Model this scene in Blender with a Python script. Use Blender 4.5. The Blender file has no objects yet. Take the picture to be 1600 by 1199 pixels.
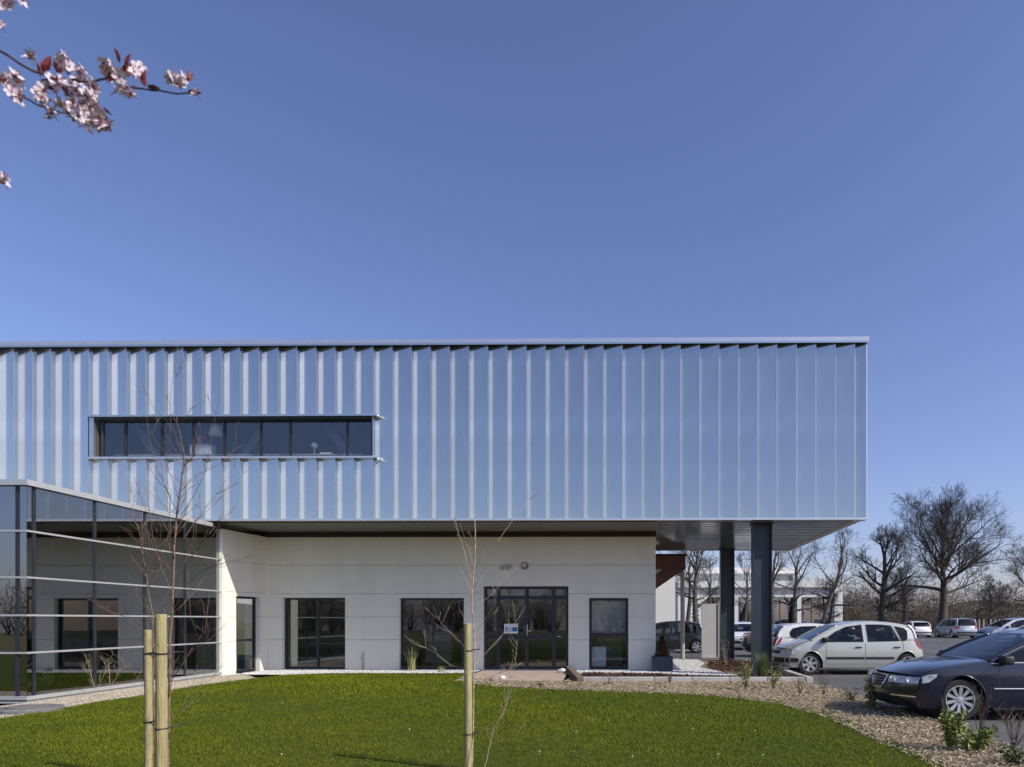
import bpy, bmesh, math, random
import numpy as np
from mathutils import Vector, Matrix
from mathutils.geometry import tessellate_polygon
R = math.radians
SC = bpy.context.scene
C = SC.collection

# ------------------------------------------------------------------ camera
EYE = 1.5
YAW = R(0.8)
FPX, CX, CY = 1080.0, 965.0, 969.0          # focal length and principal point for a 1600 px wide picture
cam = bpy.data.objects.new('camera', bpy.data.cameras.new('camera'))
C.objects.link(cam)
cam.location = (0, 0, EYE)
cam.rotation_euler = (R(90), 0, YAW)
cam.data.sensor_width = 36
cam.data.lens = FPX / 1600 * 36
cam.data.shift_x = -(CX - 800) / 1600
cam.data.shift_y = (CY - 599.5) / 1600
cam.data.clip_start = 0.05
cam.data.clip_end = 3000
cam.data.dof.use_dof = True
cam.data.dof.focus_distance = 17.0
cam.data.dof.aperture_fstop = 6.3
SC.camera = cam

# ------------------------------------------------------------------ light
SUN_EL, SUN_AZ = R(38.5), R(25.5)               # azimuth measured from the facade plane towards the camera
S = Vector((math.cos(SUN_EL) * math.cos(SUN_AZ), -math.cos(SUN_EL) * math.sin(SUN_AZ), math.sin(SUN_EL)))
W = bpy.data.worlds.new('World')
SC.world = W
W.use_nodes = True
wn = W.node_tree
sky = wn.nodes.new('ShaderNodeTexSky')
sky.sky_type = 'NISHITA'
sky.sun_disc = False
sky.sun_elevation = SUN_EL
sky.sun_rotation = math.atan2(S.x, S.y)
sky.altitude = 50
sky.air_density = 1.0
sky.dust_density = 1.2
sky.ozone_density = 4.0
bg = wn.nodes['Background']
wb = wn.nodes.new('ShaderNodeMix')             # the camera's cool white balance
wb.data_type = 'RGBA'
wb.blend_type = 'MULTIPLY'
wb.inputs[0].default_value = 1.0
wb.inputs[7].default_value = (1.09, 0.955, 1.12, 1)
wn.links.new(sky.outputs[0], wb.inputs[6])
wn.links.new(wb.outputs[2], bg.inputs[0])
bg.inputs[1].default_value = 0.142
sun = bpy.data.objects.new('sun', bpy.data.lights.new('sun', 'SUN'))
C.objects.link(sun)
sun.rotation_euler = S.to_track_quat('Z', 'Y').to_euler()
sun.data.energy = 4.5
sun.data.angle = R(0.53)
sun.data.color = (1.0, 0.95, 0.84)
SC.view_settings.view_transform = 'Standard'
SC.view_settings.look = 'None'
SC.view_settings.gamma = 1.0
SC.view_settings.exposure = 0.0
SC.view_settings.use_curve_mapping = False

# ------------------------------------------------------------------ helpers
def ray(px, py):
    a = (px - CX) / FPX
    return Vector((a * math.cos(YAW) - math.sin(YAW), a * math.sin(YAW) + math.cos(YAW), (CY - py) / FPX))
def pt(px, py, Y):                          # a measured picture point at depth Y, in metres
    v = ray(px, py)
    return Vector((0, 0, EYE)) + v * (Y / v.y)
def gp(px, py, z=0.0):                      # a measured point on the ground
    v = ray(px, py)
    return Vector((0, 0, EYE)) + v * ((z - EYE) / v.z)

def mat(name, col, rough=0.6, metal=0.0, var=0.0, scale=8.0, bump=0.0, bscale=60.0, col2=None, spec=0.5, detail=4.0,
        coat=0.0, attr=None, stretch=None, objvar=0.0):
    m = bpy.data.materials.new(name)
    m.use_nodes = True
    n, l = m.node_tree.nodes, m.node_tree.links
    b = n['Principled BSDF']
    b.inputs['Base Color'].default_value = (*col, 1)
    b.inputs['Roughness'].default_value = rough
    b.inputs['Metallic'].default_value = metal
    b.inputs['Specular IOR Level'].default_value = spec
    b.inputs['Coat Weight'].default_value = coat
    b.inputs['Coat Roughness'].default_value = 0.04
    tc = n.new('ShaderNodeTexCoord')
    src = tc.outputs['Object']
    if stretch:
        mp = n.new('ShaderNodeMapping')
        mp.inputs['Scale'].default_value = stretch
        l.new(src, mp.inputs[0])
        src = mp.outputs[0]
    if var or col2:
        if col2 is None:
            c2 = tuple(max(0, c * (1 - var)) for c in col)
            c1 = tuple(min(1, c * (1 + var)) for c in col)
        else:
            c1, c2 = col, col2
        rp = n.new('ShaderNodeValToRGB')
        rp.color_ramp.elements[0].position = 0.3
        rp.color_ramp.elements[1].position = 0.7
        rp.color_ramp.elements[0].color = (*c2, 1)
        rp.color_ramp.elements[1].color = (*c1, 1)
        if attr:
            at = n.new('ShaderNodeAttribute')
            at.attribute_name = attr
            nz = n.new('ShaderNodeTexNoise')
            nz.inputs['Scale'].default_value = scale
            nz.inputs['Detail'].default_value = detail
            l.new(src, nz.inputs['Vector'])
            mx = n.new('ShaderNodeMath')
            mx.operation = 'MULTIPLY_ADD'
            mx.inputs[1].default_value = 0.5
            l.new(at.outputs['Fac'], mx.inputs[0])
            m2 = n.new('ShaderNodeMath')
            m2.operation = 'MULTIPLY'
            m2.inputs[1].default_value = 0.55
            l.new(nz.outputs['Fac'], m2.inputs[0])
            l.new(m2.outputs[0], mx.inputs[2])
            l.new(mx.outputs[0], rp.inputs[0])
        else:
            nz = n.new('ShaderNodeTexNoise')
            nz.inputs['Scale'].default_value = scale
            nz.inputs['Detail'].default_value = detail
            l.new(src, nz.inputs['Vector'])
            l.new(nz.outputs['Fac'], rp.inputs[0])
        l.new(rp.outputs[0], b.inputs['Base Color'])
    if objvar:                                  # each sheet a slightly different tone
        oi = n.new('ShaderNodeObjectInfo')
        mr = n.new('ShaderNodeMapRange')
        mr.inputs[3].default_value = 1 - objvar
        mr.inputs[4].default_value = 1.0
        l.new(oi.outputs['Random'], mr.inputs[0])
        hm = n.new('ShaderNodeMix')
        hm.data_type = 'RGBA'
        hm.blend_type = 'MULTIPLY'
        hm.inputs[0].default_value = 1.0
        if b.inputs['Base Color'].is_linked:
            l.new(b.inputs['Base Color'].links[0].from_socket, hm.inputs[6])
        else:
            hm.inputs[6].default_value = (*col, 1)
        l.new(mr.outputs[0], hm.inputs[7])
        l.new(hm.outputs[2], b.inputs['Base Color'])
    if bump:
        nb = n.new('ShaderNodeTexNoise')
        nb.inputs['Scale'].default_value = bscale
        nb.inputs['Detail'].default_value = 5
        l.new(src, nb.inputs['Vector'])
        bp = n.new('ShaderNodeBump')
        bp.inputs['Strength'].default_value = bump
        bp.inputs['Distance'].default_value = 0.02
        l.new(nb.outputs['Fac'], bp.inputs['Height'])
        l.new(bp.outputs[0], b.inputs['Normal'])
    return m

def glass(name, tint, base=0.04, edge=0.8, rough=0.0, wave=0.0):
    m = bpy.data.materials.new(name)
    m.use_nodes = True
    n, l = m.node_tree.nodes, m.node_tree.links
    n.remove(n['Principled BSDF'])
    tr = n.new('ShaderNodeBsdfTransparent')
    tr.inputs[0].default_value = (*tint, 1)
    gl = n.new('ShaderNodeBsdfGlossy')
    gl.inputs['Roughness'].default_value = rough
    gl.inputs[0].default_value = (0.95, 0.97, 1, 1)
    fr = n.new('ShaderNodeLayerWeight')        # Schlick: base + edge gain
    fr.inputs[0].default_value = 0.5
    pw = n.new('ShaderNodeMath')
    pw.operation = 'POWER'
    pw.inputs[1].default_value = 4.0
    l.new(fr.outputs['Facing'], pw.inputs[0])
    ad = n.new('ShaderNodeMath')
    ad.operation = 'MULTIPLY_ADD'
    ad.use_clamp = True
    ad.inputs[1].default_value = edge
    ad.inputs[2].default_value = base
    l.new(pw.outputs[0], ad.inputs[0])
    mx = n.new('ShaderNodeMixShader')
    l.new(ad.outputs[0], mx.inputs[0])
    l.new(tr.outputs[0], mx.inputs[1])
    l.new(gl.outputs[0], mx.inputs[2])
    if wave:
        tc = n.new('ShaderNodeTexCoord')
        nz = n.new('ShaderNodeTexNoise')
        nz.inputs['Scale'].default_value = 0.9
        nz.inputs['Detail'].default_value = 1
        l.new(tc.outputs['Object'], nz.inputs['Vector'])
        bp = n.new('ShaderNodeBump')
        bp.inputs['Strength'].default_value = wave
        bp.inputs['Distance'].default_value = 0.02
        l.new(nz.outputs['Fac'], bp.inputs['Height'])
        l.new(bp.outputs[0], gl.inputs['Normal'])
    l.new(mx.outputs[0], n['Material Output'].inputs[0])
    return m

class MB:
    def __init__(s, T=None):
        s.v, s.f, s.T = [], [], T
    def add(s, vs, fs):
        k = len(s.v)
        s.v += [tuple(v) for v in vs]
        s.f += [tuple(i + k for i in f) for f in fs]
        return s
    def box(s, x0, x1, y0, y1, z0, z1):
        return s.add([(x0, y0, z0), (x1, y0, z0), (x1, y1, z0), (x0, y1, z0), (x0, y0, z1), (x1, y0, z1), (x1, y1, z1), (x0, y1, z1)],
                     [(0, 3, 2, 1), (4, 5, 6, 7), (0, 1, 5, 4), (1, 2, 6, 5), (2, 3, 7, 6), (3, 0, 4, 7)])
    def bevbox(s, x0, x1, y0, y1, z0, z1, b=0.01):
        bm = bmesh.new()
        bmesh.ops.create_cube(bm, size=1)
        for v in bm.verts:
            v.co = Vector(((x0 + x1) / 2 + v.co.x * (x1 - x0), (y0 + y1) / 2 + v.co.y * (y1 - y0), (z0 + z1) / 2 + v.co.z * (z1 - z0)))
        bmesh.ops.bevel(bm, geom=bm.edges[:], offset=b, segments=2, affect='EDGES', profile=0.5)
        bm.verts.index_update()
        s.add([v.co for v in bm.verts], [[v.index for v in f.verts] for f in bm.faces])
        bm.free()
        return s
    def prism(s, poly, z0, z1):             # horizontal outline, vertical walls
        n = len(poly)
        s.add([(p[0], p[1], z0) for p in poly] + [(p[0], p[1], z1) for p in poly],
              [tuple(range(n - 1, -1, -1)), tuple(range(n, 2 * n))] + [(i, (i + 1) % n, n + (i + 1) % n, n + i) for i in range(n)])
        return s
    def bar(s, a, b, w, h=None):            # square bar between two points
        a, b = Vector(a), Vector(b)
        h = h or w
        d = (b - a).normalized()
        u = d.cross(Vector((0, 0, 1)))
        u = Vector((1, 0, 0)) if u.length < 1e-4 else u.normalized()
        t = d.cross(u)
        vs = [p + u * (i * w / 2) + t * (j * h / 2) for p in (a, b) for i, j in ((-1, -1), (1, -1), (1, 1), (-1, 1))]
        return s.add(vs, [(0, 1, 2, 3), (7, 6, 5, 4), (0, 4, 5, 1), (1, 5, 6, 2), (2, 6, 7, 3), (3, 7, 4, 0)])
    def tube(s, pts, rad, n=6, cap=True):
        pts = [Vector(p) for p in pts]
        if not hasattr(rad, '__len__'):
            rad = [rad] * len(pts)
        k = len(s.v)
        u = None
        for i, p in enumerate(pts):
            d = (pts[min(i + 1, len(pts) - 1)] - pts[max(i - 1, 0)])
            d = d.normalized() if d.length > 1e-9 else Vector((0, 0, 1))
            if u is None:
                u = d.cross(Vector((0.3, 0.9, 0.2)))
                if u.length < 1e-3:
                    u = d.cross(Vector((1, 0, 0)))
            u = (u - d * u.dot(d)).normalized()
            w = d.cross(u)
            for j in range(n):
                a = 2 * math.pi * j / n
                s.v.append(tuple(p + (u * math.cos(a) + w * math.sin(a)) * rad[i]))
        for i in range(len(pts) - 1):
            for j in range(n):
                s.f.append((k + i * n + j, k + i * n + (j + 1) % n, k + (i + 1) * n + (j + 1) % n, k + (i + 1) * n + j))
        if cap:
            s.f.append(tuple(k + j for j in range(n - 1, -1, -1)))
            s.f.append(tuple(k + (len(pts) - 1) * n + j for j in range(n)))
        return s
    def lathe(s, prof, n=24, axis='y', c=(0, 0, 0), cap=True):   # prof: (radius, along)
        k = len(s.v)
        for r, a in prof:
            for j in range(n):
                t = 2 * math.pi * j / n
                q = {'y': (r * math.cos(t), a, r * math.sin(t)), 'z': (r * math.cos(t), r * math.sin(t), a)}[axis]
                s.v.append((q[0] + c[0], q[1] + c[1], q[2] + c[2]))
        for i in range(len(prof) - 1):
            for j in range(n):
                s.f.append((k + i * n + j, k + i * n + (j + 1) % n, k + (i + 1) * n + (j + 1) % n, k + (i + 1) * n + j))
        if cap:
            s.f.append(tuple(k + j for j in range(n)))
            s.f.append(tuple(k + (len(prof) - 1) * n + j for j in range(n - 1, -1, -1)))
        return s
    def build(s, name, m, parent=None, smooth=False, fix=False):
        me = bpy.data.meshes.new(name)
        vs = s.v if s.T is None else [tuple(s.T @ Vector(v)) for v in s.v]
        me.from_pydata(vs, [], s.f)
        if fix:
            bm = bmesh.new()
            bm.from_mesh(me)
            bmesh.ops.recalc_face_normals(bm, faces=bm.faces[:])
            bm.to_mesh(me)
            bm.free()
        if smooth:
            me.polygons.foreach_set('use_smooth', [True] * len(me.polygons))
        me.materials.append(m)
        o = bpy.data.objects.new(name, me)
        C.objects.link(o)
        if parent is not None:
            o.parent = parent
        return o

def tag(o, label=None, cat=None, group=None, kind=None):
    for k, v in (('label', label), ('category', cat), ('group', group), ('kind', kind)):
        if v:
            o[k] = v
    return o
def thing(name, label, cat, loc=(0, 0, 0), rz=0.0, group=None):
    o = bpy.data.objects.new(name, None)
    o.empty_display_size = 0.2
    C.objects.link(o)
    o.location = loc
    o.rotation_euler = (0, 0, rz)
    return tag(o, label, cat, group)
def copy_tree(o, parent=None):
    c = o.copy()
    C.objects.link(c)
    c.parent = parent
    for ch in o.children:
        copy_tree(ch, c)
    return c
def part_copy(o, parent, M):
    c = o.copy()
    C.objects.link(c)
    c.parent = parent
    c.matrix_local = M
    return c
def big_mesh(name, verts, faces_per, m, attr=None, parent=None, smooth=False):
    """numpy mesh: verts (N,3); faces_per = 3 or 4, consecutive verts form a face"""
    me = bpy.data.meshes.new(name)
    N = len(verts)
    nf = N // faces_per
    me.vertices.add(N)
    me.vertices.foreach_set('co', np.asarray(verts, dtype=np.float32).ravel())
    me.loops.add(N)
    me.loops.foreach_set('vertex_index', np.arange(N, dtype=np.int32))
    me.polygons.add(nf)
    me.polygons.foreach_set('loop_start', np.arange(0, N, faces_per, dtype=np.int32))
    me.update()
    if attr is not None:
        a = me.attributes.new('rnd', 'FLOAT', 'POINT')
        a.data.foreach_set('value', np.asarray(attr, dtype=np.float32))
    me.materials.append(m)
    o = bpy.data.objects.new(name, me)
    C.objects.link(o)
    if parent is not None:
        o.parent = parent
    return o
def in_poly(x, y, poly):
    ins = np.zeros(len(x), bool)
    n = len(poly)
    for i in range(n):
        x0, y0 = poly[i][0], poly[i][1]
        x1, y1 = poly[(i + 1) % n][0], poly[(i + 1) % n][1]
        c = ((y0 > y) != (y1 > y))
        with np.errstate(divide='ignore', invalid='ignore'):
            c &= x < (x1 - x0) * (y - y0) / (y1 - y0 + 1e-12) + x0
        ins ^= c
    return ins
def sheet(name, poly, z, m, kind='structure'):
    me = bpy.data.meshes.new(name)
    tri = tessellate_polygon([[Vector((p[0], p[1], 0)) for p in poly]])
    vs = [(p[0], p[1], z) for p in poly]
    fs = []
    for t in tri:
        a, b, c = [Vector(vs[i]) for i in t]
        fs.append(t if (b - a).cross(c - a).z > 0 else t[::-1])
    me.from_pydata(vs, [], fs)
    me.materials.append(m)
    o = bpy.data.objects.new(name, me)
    C.objects.link(o)
    o['kind'] = kind
    return o

# ------------------------------------------------------------------ materials
M = {}
M['clad'] = mat('folded_aluminium', (0.63, 0.665, 0.65), 0.12, 0.89, var=0.05, scale=1.3, bump=0.012, bscale=1.6, objvar=0.07)
M['alu'] = mat('bright_aluminium', (0.70, 0.71, 0.72), 0.25, 0.75, var=0.05, scale=5)
M['rail'] = mat('white_rail', (0.54, 0.55, 0.56), 0.35, 0.4, var=0.04, scale=5)
M['soffit'] = mat('painted_soffit', (0.19, 0.185, 0.165), 0.45, 0.0, var=0.05, scale=1.5)
M['grey'] = mat('grey_plastic', (0.42, 0.42, 0.41), 0.6, 0.0, var=0.05, scale=1.5)
M['soffit_metal'] = mat('polished_slat', (0.72, 0.73, 0.74), 0.14, 0.95, var=0.05, scale=2.0)
M['brown'] = mat('dark_brown_board', (0.030, 0.017, 0.012), 0.6, var=0.2, scale=3)
M['rust'] = mat('brown_coated_steel', (0.12, 0.048, 0.032), 0.5, var=0.15, scale=3)
M['wall'] = mat('pale_concrete_panel', (0.81, 0.805, 0.70), 0.8, var=0.045, scale=1.6, bump=0.1, bscale=120, detail=8, stretch=(1.5, 1.5, 0.35))
M['white'] = mat('white_render', (0.75, 0.75, 0.73), 0.8, var=0.05, scale=0.8)
M['anth'] = mat('anthracite_frame', (0.022, 0.026, 0.034), 0.4, var=0.2, scale=3)
M['column'] = mat('anthracite_paint', (0.030, 0.040, 0.054), 0.45, var=0.2, scale=2, bump=0.05, bscale=30)
M['glass'] = glass('window_glass', (0.86, 0.89, 0.90), 0.09, 0.8, wave=0.03)
M['glass_dark'] = glass('tinted_curtain_glass', (0.46, 0.48, 0.47), 0.31, 0.6, wave=0.04)
M['inner'] = mat('interior_plaster', (0.48, 0.46, 0.43), 0.9, var=0.1, scale=2)
M['innerfloor'] = mat('interior_floor', (0.12, 0.11, 0.10), 0.5, var=0.2, scale=3)
M['steel'] = mat('interior_brace', (0.12, 0.13, 0.15), 0.5, var=0.1)
M['paper'] = mat('white_paper', (0.8, 0.82, 0.84), 0.7, var=0.03)
M['blue'] = mat('blue_print', (0.03, 0.14, 0.36), 0.6, var=0.15, scale=30)
M['lightblue'] = mat('pale_blue_print', (0.35, 0.55, 0.75), 0.6, var=0.15, scale=30)
M['teal'] = mat('teal_print', (0.02, 0.16, 0.18), 0.6, var=0.15, scale=30)
M['chrome'] = mat('brushed_steel', (0.8, 0.8, 0.8), 0.25, 1.0, var=0.03)
M['grass'] = mat('grass_blade', (0.158, 0.190, 0.006), 0.6, col2=(0.072, 0.106, 0.004), scale=0.45, attr='rnd', spec=0.15)
M['turf'] = mat('turf_soil', (0.075, 0.095, 0.012), 0.95, col2=(0.045, 0.05, 0.011), scale=6, bump=0.8, bscale=40, spec=0.1)
M['field'] = mat('rough_field', (0.10, 0.11, 0.04), 0.95, col2=(0.13, 0.10, 0.055), scale=0.08, spec=0.1)
M['asphalt'] = mat('asphalt', (0.092, 0.092, 0.094), 0.85, var=0.30, scale=0.5, bump=0.4, bscale=180, detail=8)
M['mark'] = mat('worn_white_line', (0.55, 0.55, 0.53), 0.8, col2=(0.25, 0.25, 0.25), scale=9)
M['mulchbase'] = mat('mulch_soil', (0.32, 0.245, 0.165), 0.95, col2=(0.18, 0.13, 0.085), scale=9, bump=0.8, bscale=50, spec=0.1)
M['chip'] = mat('wood_chip', (0.52, 0.445, 0.315), 0.85, col2=(0.24, 0.185, 0.12), scale=3, attr='rnd', spec=0.2)
M['bark'] = mat('red_bark_chip', (0.105, 0.052, 0.04), 0.9, col2=(0.05, 0.028, 0.024), scale=5, attr='rnd', spec=0.2)
M['gravel'] = mat('white_pebble', (0.62, 0.62, 0.60), 0.8, col2=(0.36, 0.36, 0.35), scale=4, attr='rnd', spec=0.3)
M['gravelbase'] = mat('gravel_bed', (0.42, 0.42, 0.40), 0.9, col2=(0.22, 0.22, 0.21), scale=30, bump=0.9, bscale=45)
M['sandbase'] = mat('beige_grit_bed', (0.36, 0.31, 0.24), 0.9, col2=(0.24, 0.20, 0.15), scale=25, bump=0.9, bscale=45)
M['sand'] = mat('beige_pebble', (0.44, 0.39, 0.31), 0.85, col2=(0.25, 0.21, 0.16), scale=4, attr='rnd', spec=0.3)
M['pink'] = mat('pinkish_compacted_sand', (0.42, 0.32, 0.26), 0.9, var=0.15, scale=3, bump=0.4, bscale=60)
M['concrete'] = mat('kerb_concrete', (0.44, 0.43, 0.41), 0.85, var=0.15, scale=4, bump=0.3, bscale=70)
M['manhole'] = mat('weathered_concrete', (0.16, 0.155, 0.15), 0.9, var=0.3, scale=9, bump=0.5, bscale=50)
M['rock'] = mat('white_rock', (0.68, 0.66, 0.62), 0.85, var=0.15, scale=12, bump=0.5, bscale=30)
M['greyrock'] = mat('grey_rock', (0.22, 0.19, 0.17), 0.85, var=0.2, scale=12, bump=0.5, bscale=30)
M['log'] = mat('weathered_timber', (0.17, 0.125, 0.085), 0.85, var=0.3, scale=10, stretch=(1, 6, 6), bump=0.5, bscale=25)
M['stake'] = mat('treated_pine_stake', (0.44, 0.37, 0.18), 0.75, col2=(0.27, 0.235, 0.11), scale=5, stretch=(6, 6, 0.7), bump=0.5, bscale=18)
M['sapbark'] = mat('red_brown_sapling_bark', (0.185, 0.115, 0.085), 0.7, var=0.35, scale=30, bump=0.2)
M['palebark'] = mat('pale_sapling_bark', (0.40, 0.32, 0.22), 0.7, var=0.25, scale=20, bump=0.2)
M['oakbark'] = mat('oak_bark', (0.075, 0.064, 0.054), 0.9, var=0.3, scale=2.5, bump=0.5, bscale=12)
M['greybark'] = mat('grey_bark', (0.085, 0.075, 0.066), 0.9, var=0.3, scale=2.5, bump=0.5, bscale=12)
M['ivy'] = mat('ivy_leaf', (0.07, 0.09, 0.025), 0.6, var=0.3, scale=3)
M['wood'] = mat('bare_twig_mass', (0.105, 0.086, 0.070), 0.95, col2=(0.07, 0.058, 0.048), scale=0.12, attr='rnd', spec=0.1)
M['hill'] = mat('far_hill', (0.13, 0.13, 0.10), 1.0, var=0.2, scale=0.03, spec=0.0)
M['leaf'] = mat('shrub_leaf', (0.24, 0.29, 0.05), 0.45, col2=(0.09, 0.14, 0.028), scale=5, attr='rnd')
M['darkleaf'] = mat('dark_shrub_leaf', (0.07, 0.10, 0.03), 0.5, col2=(0.035, 0.05, 0.02), scale=5, attr='rnd')
M['twig'] = mat('dry_twig', (0.20, 0.14, 0.10), 0.8, var=0.3, scale=10)
M['straw'] = mat('straw_blade', (0.45, 0.42, 0.19), 0.6, col2=(0.20, 0.24, 0.07), scale=6, attr='rnd')
M['broom'] = mat('broom_stem', (0.12, 0.15, 0.04), 0.6, col2=(0.07, 0.09, 0.03), scale=6, attr='rnd')
M['deadcone'] = mat('browned_conifer', (0.105, 0.06, 0.03), 0.85, col2=(0.05, 0.035, 0.02), scale=9, attr='rnd', spec=0.2)
M['planter'] = mat('slate_planter', (0.045, 0.055, 0.078), 0.55, var=0.15, scale=5)
M['rubber'] = mat('tie_rubber', (0.015, 0.015, 0.016), 0.6, var=0.2)
M['petal'] = mat('pale_pink_petal', (0.66, 0.54, 0.58), 0.6, col2=(0.70, 0.63, 0.67), scale=40)
M['stamen'] = mat('dark_pink_calyx', (0.22, 0.035, 0.06), 0.6, var=0.2)
M['redleaf'] = mat('dark_red_leaf', (0.15, 0.022, 0.018), 0.45, var=0.3, scale=30)
M['plumbark'] = mat('plum_bark', (0.075, 0.05, 0.045), 0.8, var=0.3, scale=40, bump=0.4, bscale=60)
M['lamp'] = mat('grey_lamp_body', (0.12, 0.12, 0.12), 0.5, var=0.1)
M['lens'] = mat('frosted_lens', (0.45, 0.45, 0.43), 0.3, var=0.05)
M['slab'] = mat('grey_board', (0.46, 0.46, 0.45), 0.7, var=0.06, scale=2)
M['post'] = mat('pale_post', (0.40, 0.37, 0.30), 0.7, var=0.1, scale=3)
M['daisy'] = mat('daisy_petal', (0.8, 0.8, 0.72), 0.7, var=0.05)

# ------------------------------------------------------------------ ground
YF, YW = 17.85, 20.2                        # facade plane, recessed wall plane
GX = -10.86                                 # side of the glazed block
ZS = 4.08                                   # soffit height
sheet('terrain', [(-400, -60), (400, -60), (600, 900), (-600, 900)], -0.05, M['field'])
sheet('parking', [(0.5, -14), (75, -14), (75, 76), (0.5, 76)], 0.0, M['asphalt'])
LAWN_EDGE = [(0, 1125), (85, 1111), (150, 1099), (225, 1088), (300, 1074), (400, 1061), (475, 1053.5), (561, 1052), (722, 1052),
             (738, 1058), (745, 1067), (794, 1073), (869, 1077), (975, 1081), (1100, 1085), (1175, 1092), (1232, 1100), (1293, 1115),
             (1337, 1133), (1390, 1157), (1469, 1189), (1500, 1206)]
le = [gp(*p) for p in LAWN_EDGE]
rng = random.Random(5)
def wob(poly, step, amp):
    out = []
    for i in range(len(poly) - 1):
        a, b = Vector(poly[i][:2]), Vector(poly[i + 1][:2])
        n = max(1, int((b - a).length / step))
        for k in range(n):
            q = a.lerp(b, k / n)
            out.append((q.x + rng.uniform(-amp, amp), q.y + rng.uniform(-amp, amp)))
    out.append(tuple(poly[-1][:2]))
    return out
LAWN = [(-30, -8), (-30, 11.2)] + wob(le, 0.25, 0.03) + [(3.2, 4.0), (3.0, 1), (3.0, -8)]
sheet('lawn_soil', LAWN, 0.022, M['turf'])
MULCH_OUT = [gp(*p) for p in [(1600, 1176), (1568, 1163), (1540, 1157), (1480, 1135), (1456, 1127), (1424, 1119), (1385, 1106),
                              (1343, 1091), (1306, 1077), (1267, 1072)]]
MULCH = [(3.0, 1), (5.2, 2.0), (5.1, 6.5)] + wob(MULCH_OUT, 0.25, 0.03) + [(4.32, 16.55), (-1.1, 16.55)] + \
        wob([gp(880, 1066), gp(838, 1066), gp(790, 1066), gp(745, 1062), gp(738, 1056)], 0.2, 0.02) + \
        [tuple((p + Vector((-0.25, -0.35, 0)))[:2]) for p in le[9:]]
sheet('mulch_soil', MULCH, 0.012, M['mulchbase'])
# grit along the glazed block, white pebbles along the wall, bark bed inside the kerb
GRIT = [(-30, 11.0), (-30, 11.75), (GX + 0.02, 11.75), (GX + 0.02, 18.6), (-10.3, 18.6)] + \
       [tuple((p + Vector((0.15, -0.15, 0)))[:2]) for p in le[5::-1]]
sheet('grit_bed', GRIT, 0.016, M['sandbase'])
PEB1 = [(-10.62, 18.5), (-9.2, 18.45), (-8.2, 19.0), (-4.4, 19.05), (-4.2, 20.4), (-10.4, 20.4)]
sheet('pebble_bed', PEB1, 0.030, M['gravelbase'])
sheet('entrance_path', [(-4.2, 16.6), (-1.55, 16.6), (-1.7, 20.3), (-4.2, 20.3)], 0.034, M['pink'])
BED = [(-1.5, 16.75), (4.3, 16.75), (4.3, 20.5), (3.9, 26.0), (-1.5, 26.0)]
sheet('bark_bed', BED, 0.020, M['mulchbase'])
PEB2 = [(-1.5, 19.2), (0.9, 18.95), (1.6, 18.3), (2.9, 18.1), (2.5, 20.2), (2.2, 21.5), (2.6, 23.4), (2.6, 26.0), (0.8, 26.0), (0.8, 20.3), (-1.5, 20.3)]
sheet('pebble_bed', PEB2, 0.030, M['gravelbase'])
# parking lines
for x0, y0, x1, y1 in ((6.0, 15.4, 13.5, 15.55), (5.0, 21.2, 9.6, 21.3), (20, 50, 20.1, 55), (22.6, 50, 22.7, 55), (25.4, 50, 25.5, 55), (28.2, 50, 28.3, 55)):
    sheet('parking_line', [(x0, y0), (x1, y0), (x1, y1), (x0, y1)], 0.005, M['mark'])
# hill beyond
hv, hf = [], []
for i in range(61):
    x = -300 + i * 15
    h = 9 + 5 * math.sin(i * 0.37) + 3 * math.sin(i * 0.9 + 1)
    hv += [(x, 420, -1), (x, 470, max(2, h)), (x, 560, -1)]
for i in range(60):
    a = i * 3
    hf += [(a, a + 3, a + 4, a + 1), (a + 1, a + 4, a + 5, a + 2)]
mb = MB(); mb.v, mb.f = hv, hf
tag(mb.build('hill', M['hill'], smooth=True), kind='structure')

# ------------------------------------------------------------------ kerbs
def kerb_run(name, label, a, b, n, w=0.16, h=0.13):
    a, b = Vector(a), Vector(b)
    root = thing(name, label, 'kerb', tuple((a + b) / 2))
    d = (b - a) / n
    proto = MB().bevbox(-d.length / 2 + 0.006, d.length / 2 - 0.006, -w / 2, w / 2, -0.05, h, 0.012).build('kerbstone', M['concrete'], root)
    ang = math.atan2(d.y, d.x)
    for i in range(n):
        p = a + d * (i + 0.5) - root.location
        Mx = Matrix.Translation(p) @ Matrix.Rotation(ang, 4, 'Z')
        if i == 0:
            proto.matrix_local = Mx
        else:
            part_copy(proto, root, Mx)
    return root
kerb_run('kerb', 'low pale concrete kerb along the front of the bark bed, facing the lawn', (-1.15, 16.65, 0), (4.25, 16.65, 0), 6)
kerb_run('kerb', 'pale concrete kerb running back beside the parked silver car', (4.36, 16.57, 0), (4.36, 20.6, 0), 4)
kerb_run('kerb', 'thin pale edging kerb between wood chips and car park near the dark car', (5.1, 6.9, 0), (5.02, 2.5, 0), 4, 0.1, 0.06)

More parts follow.
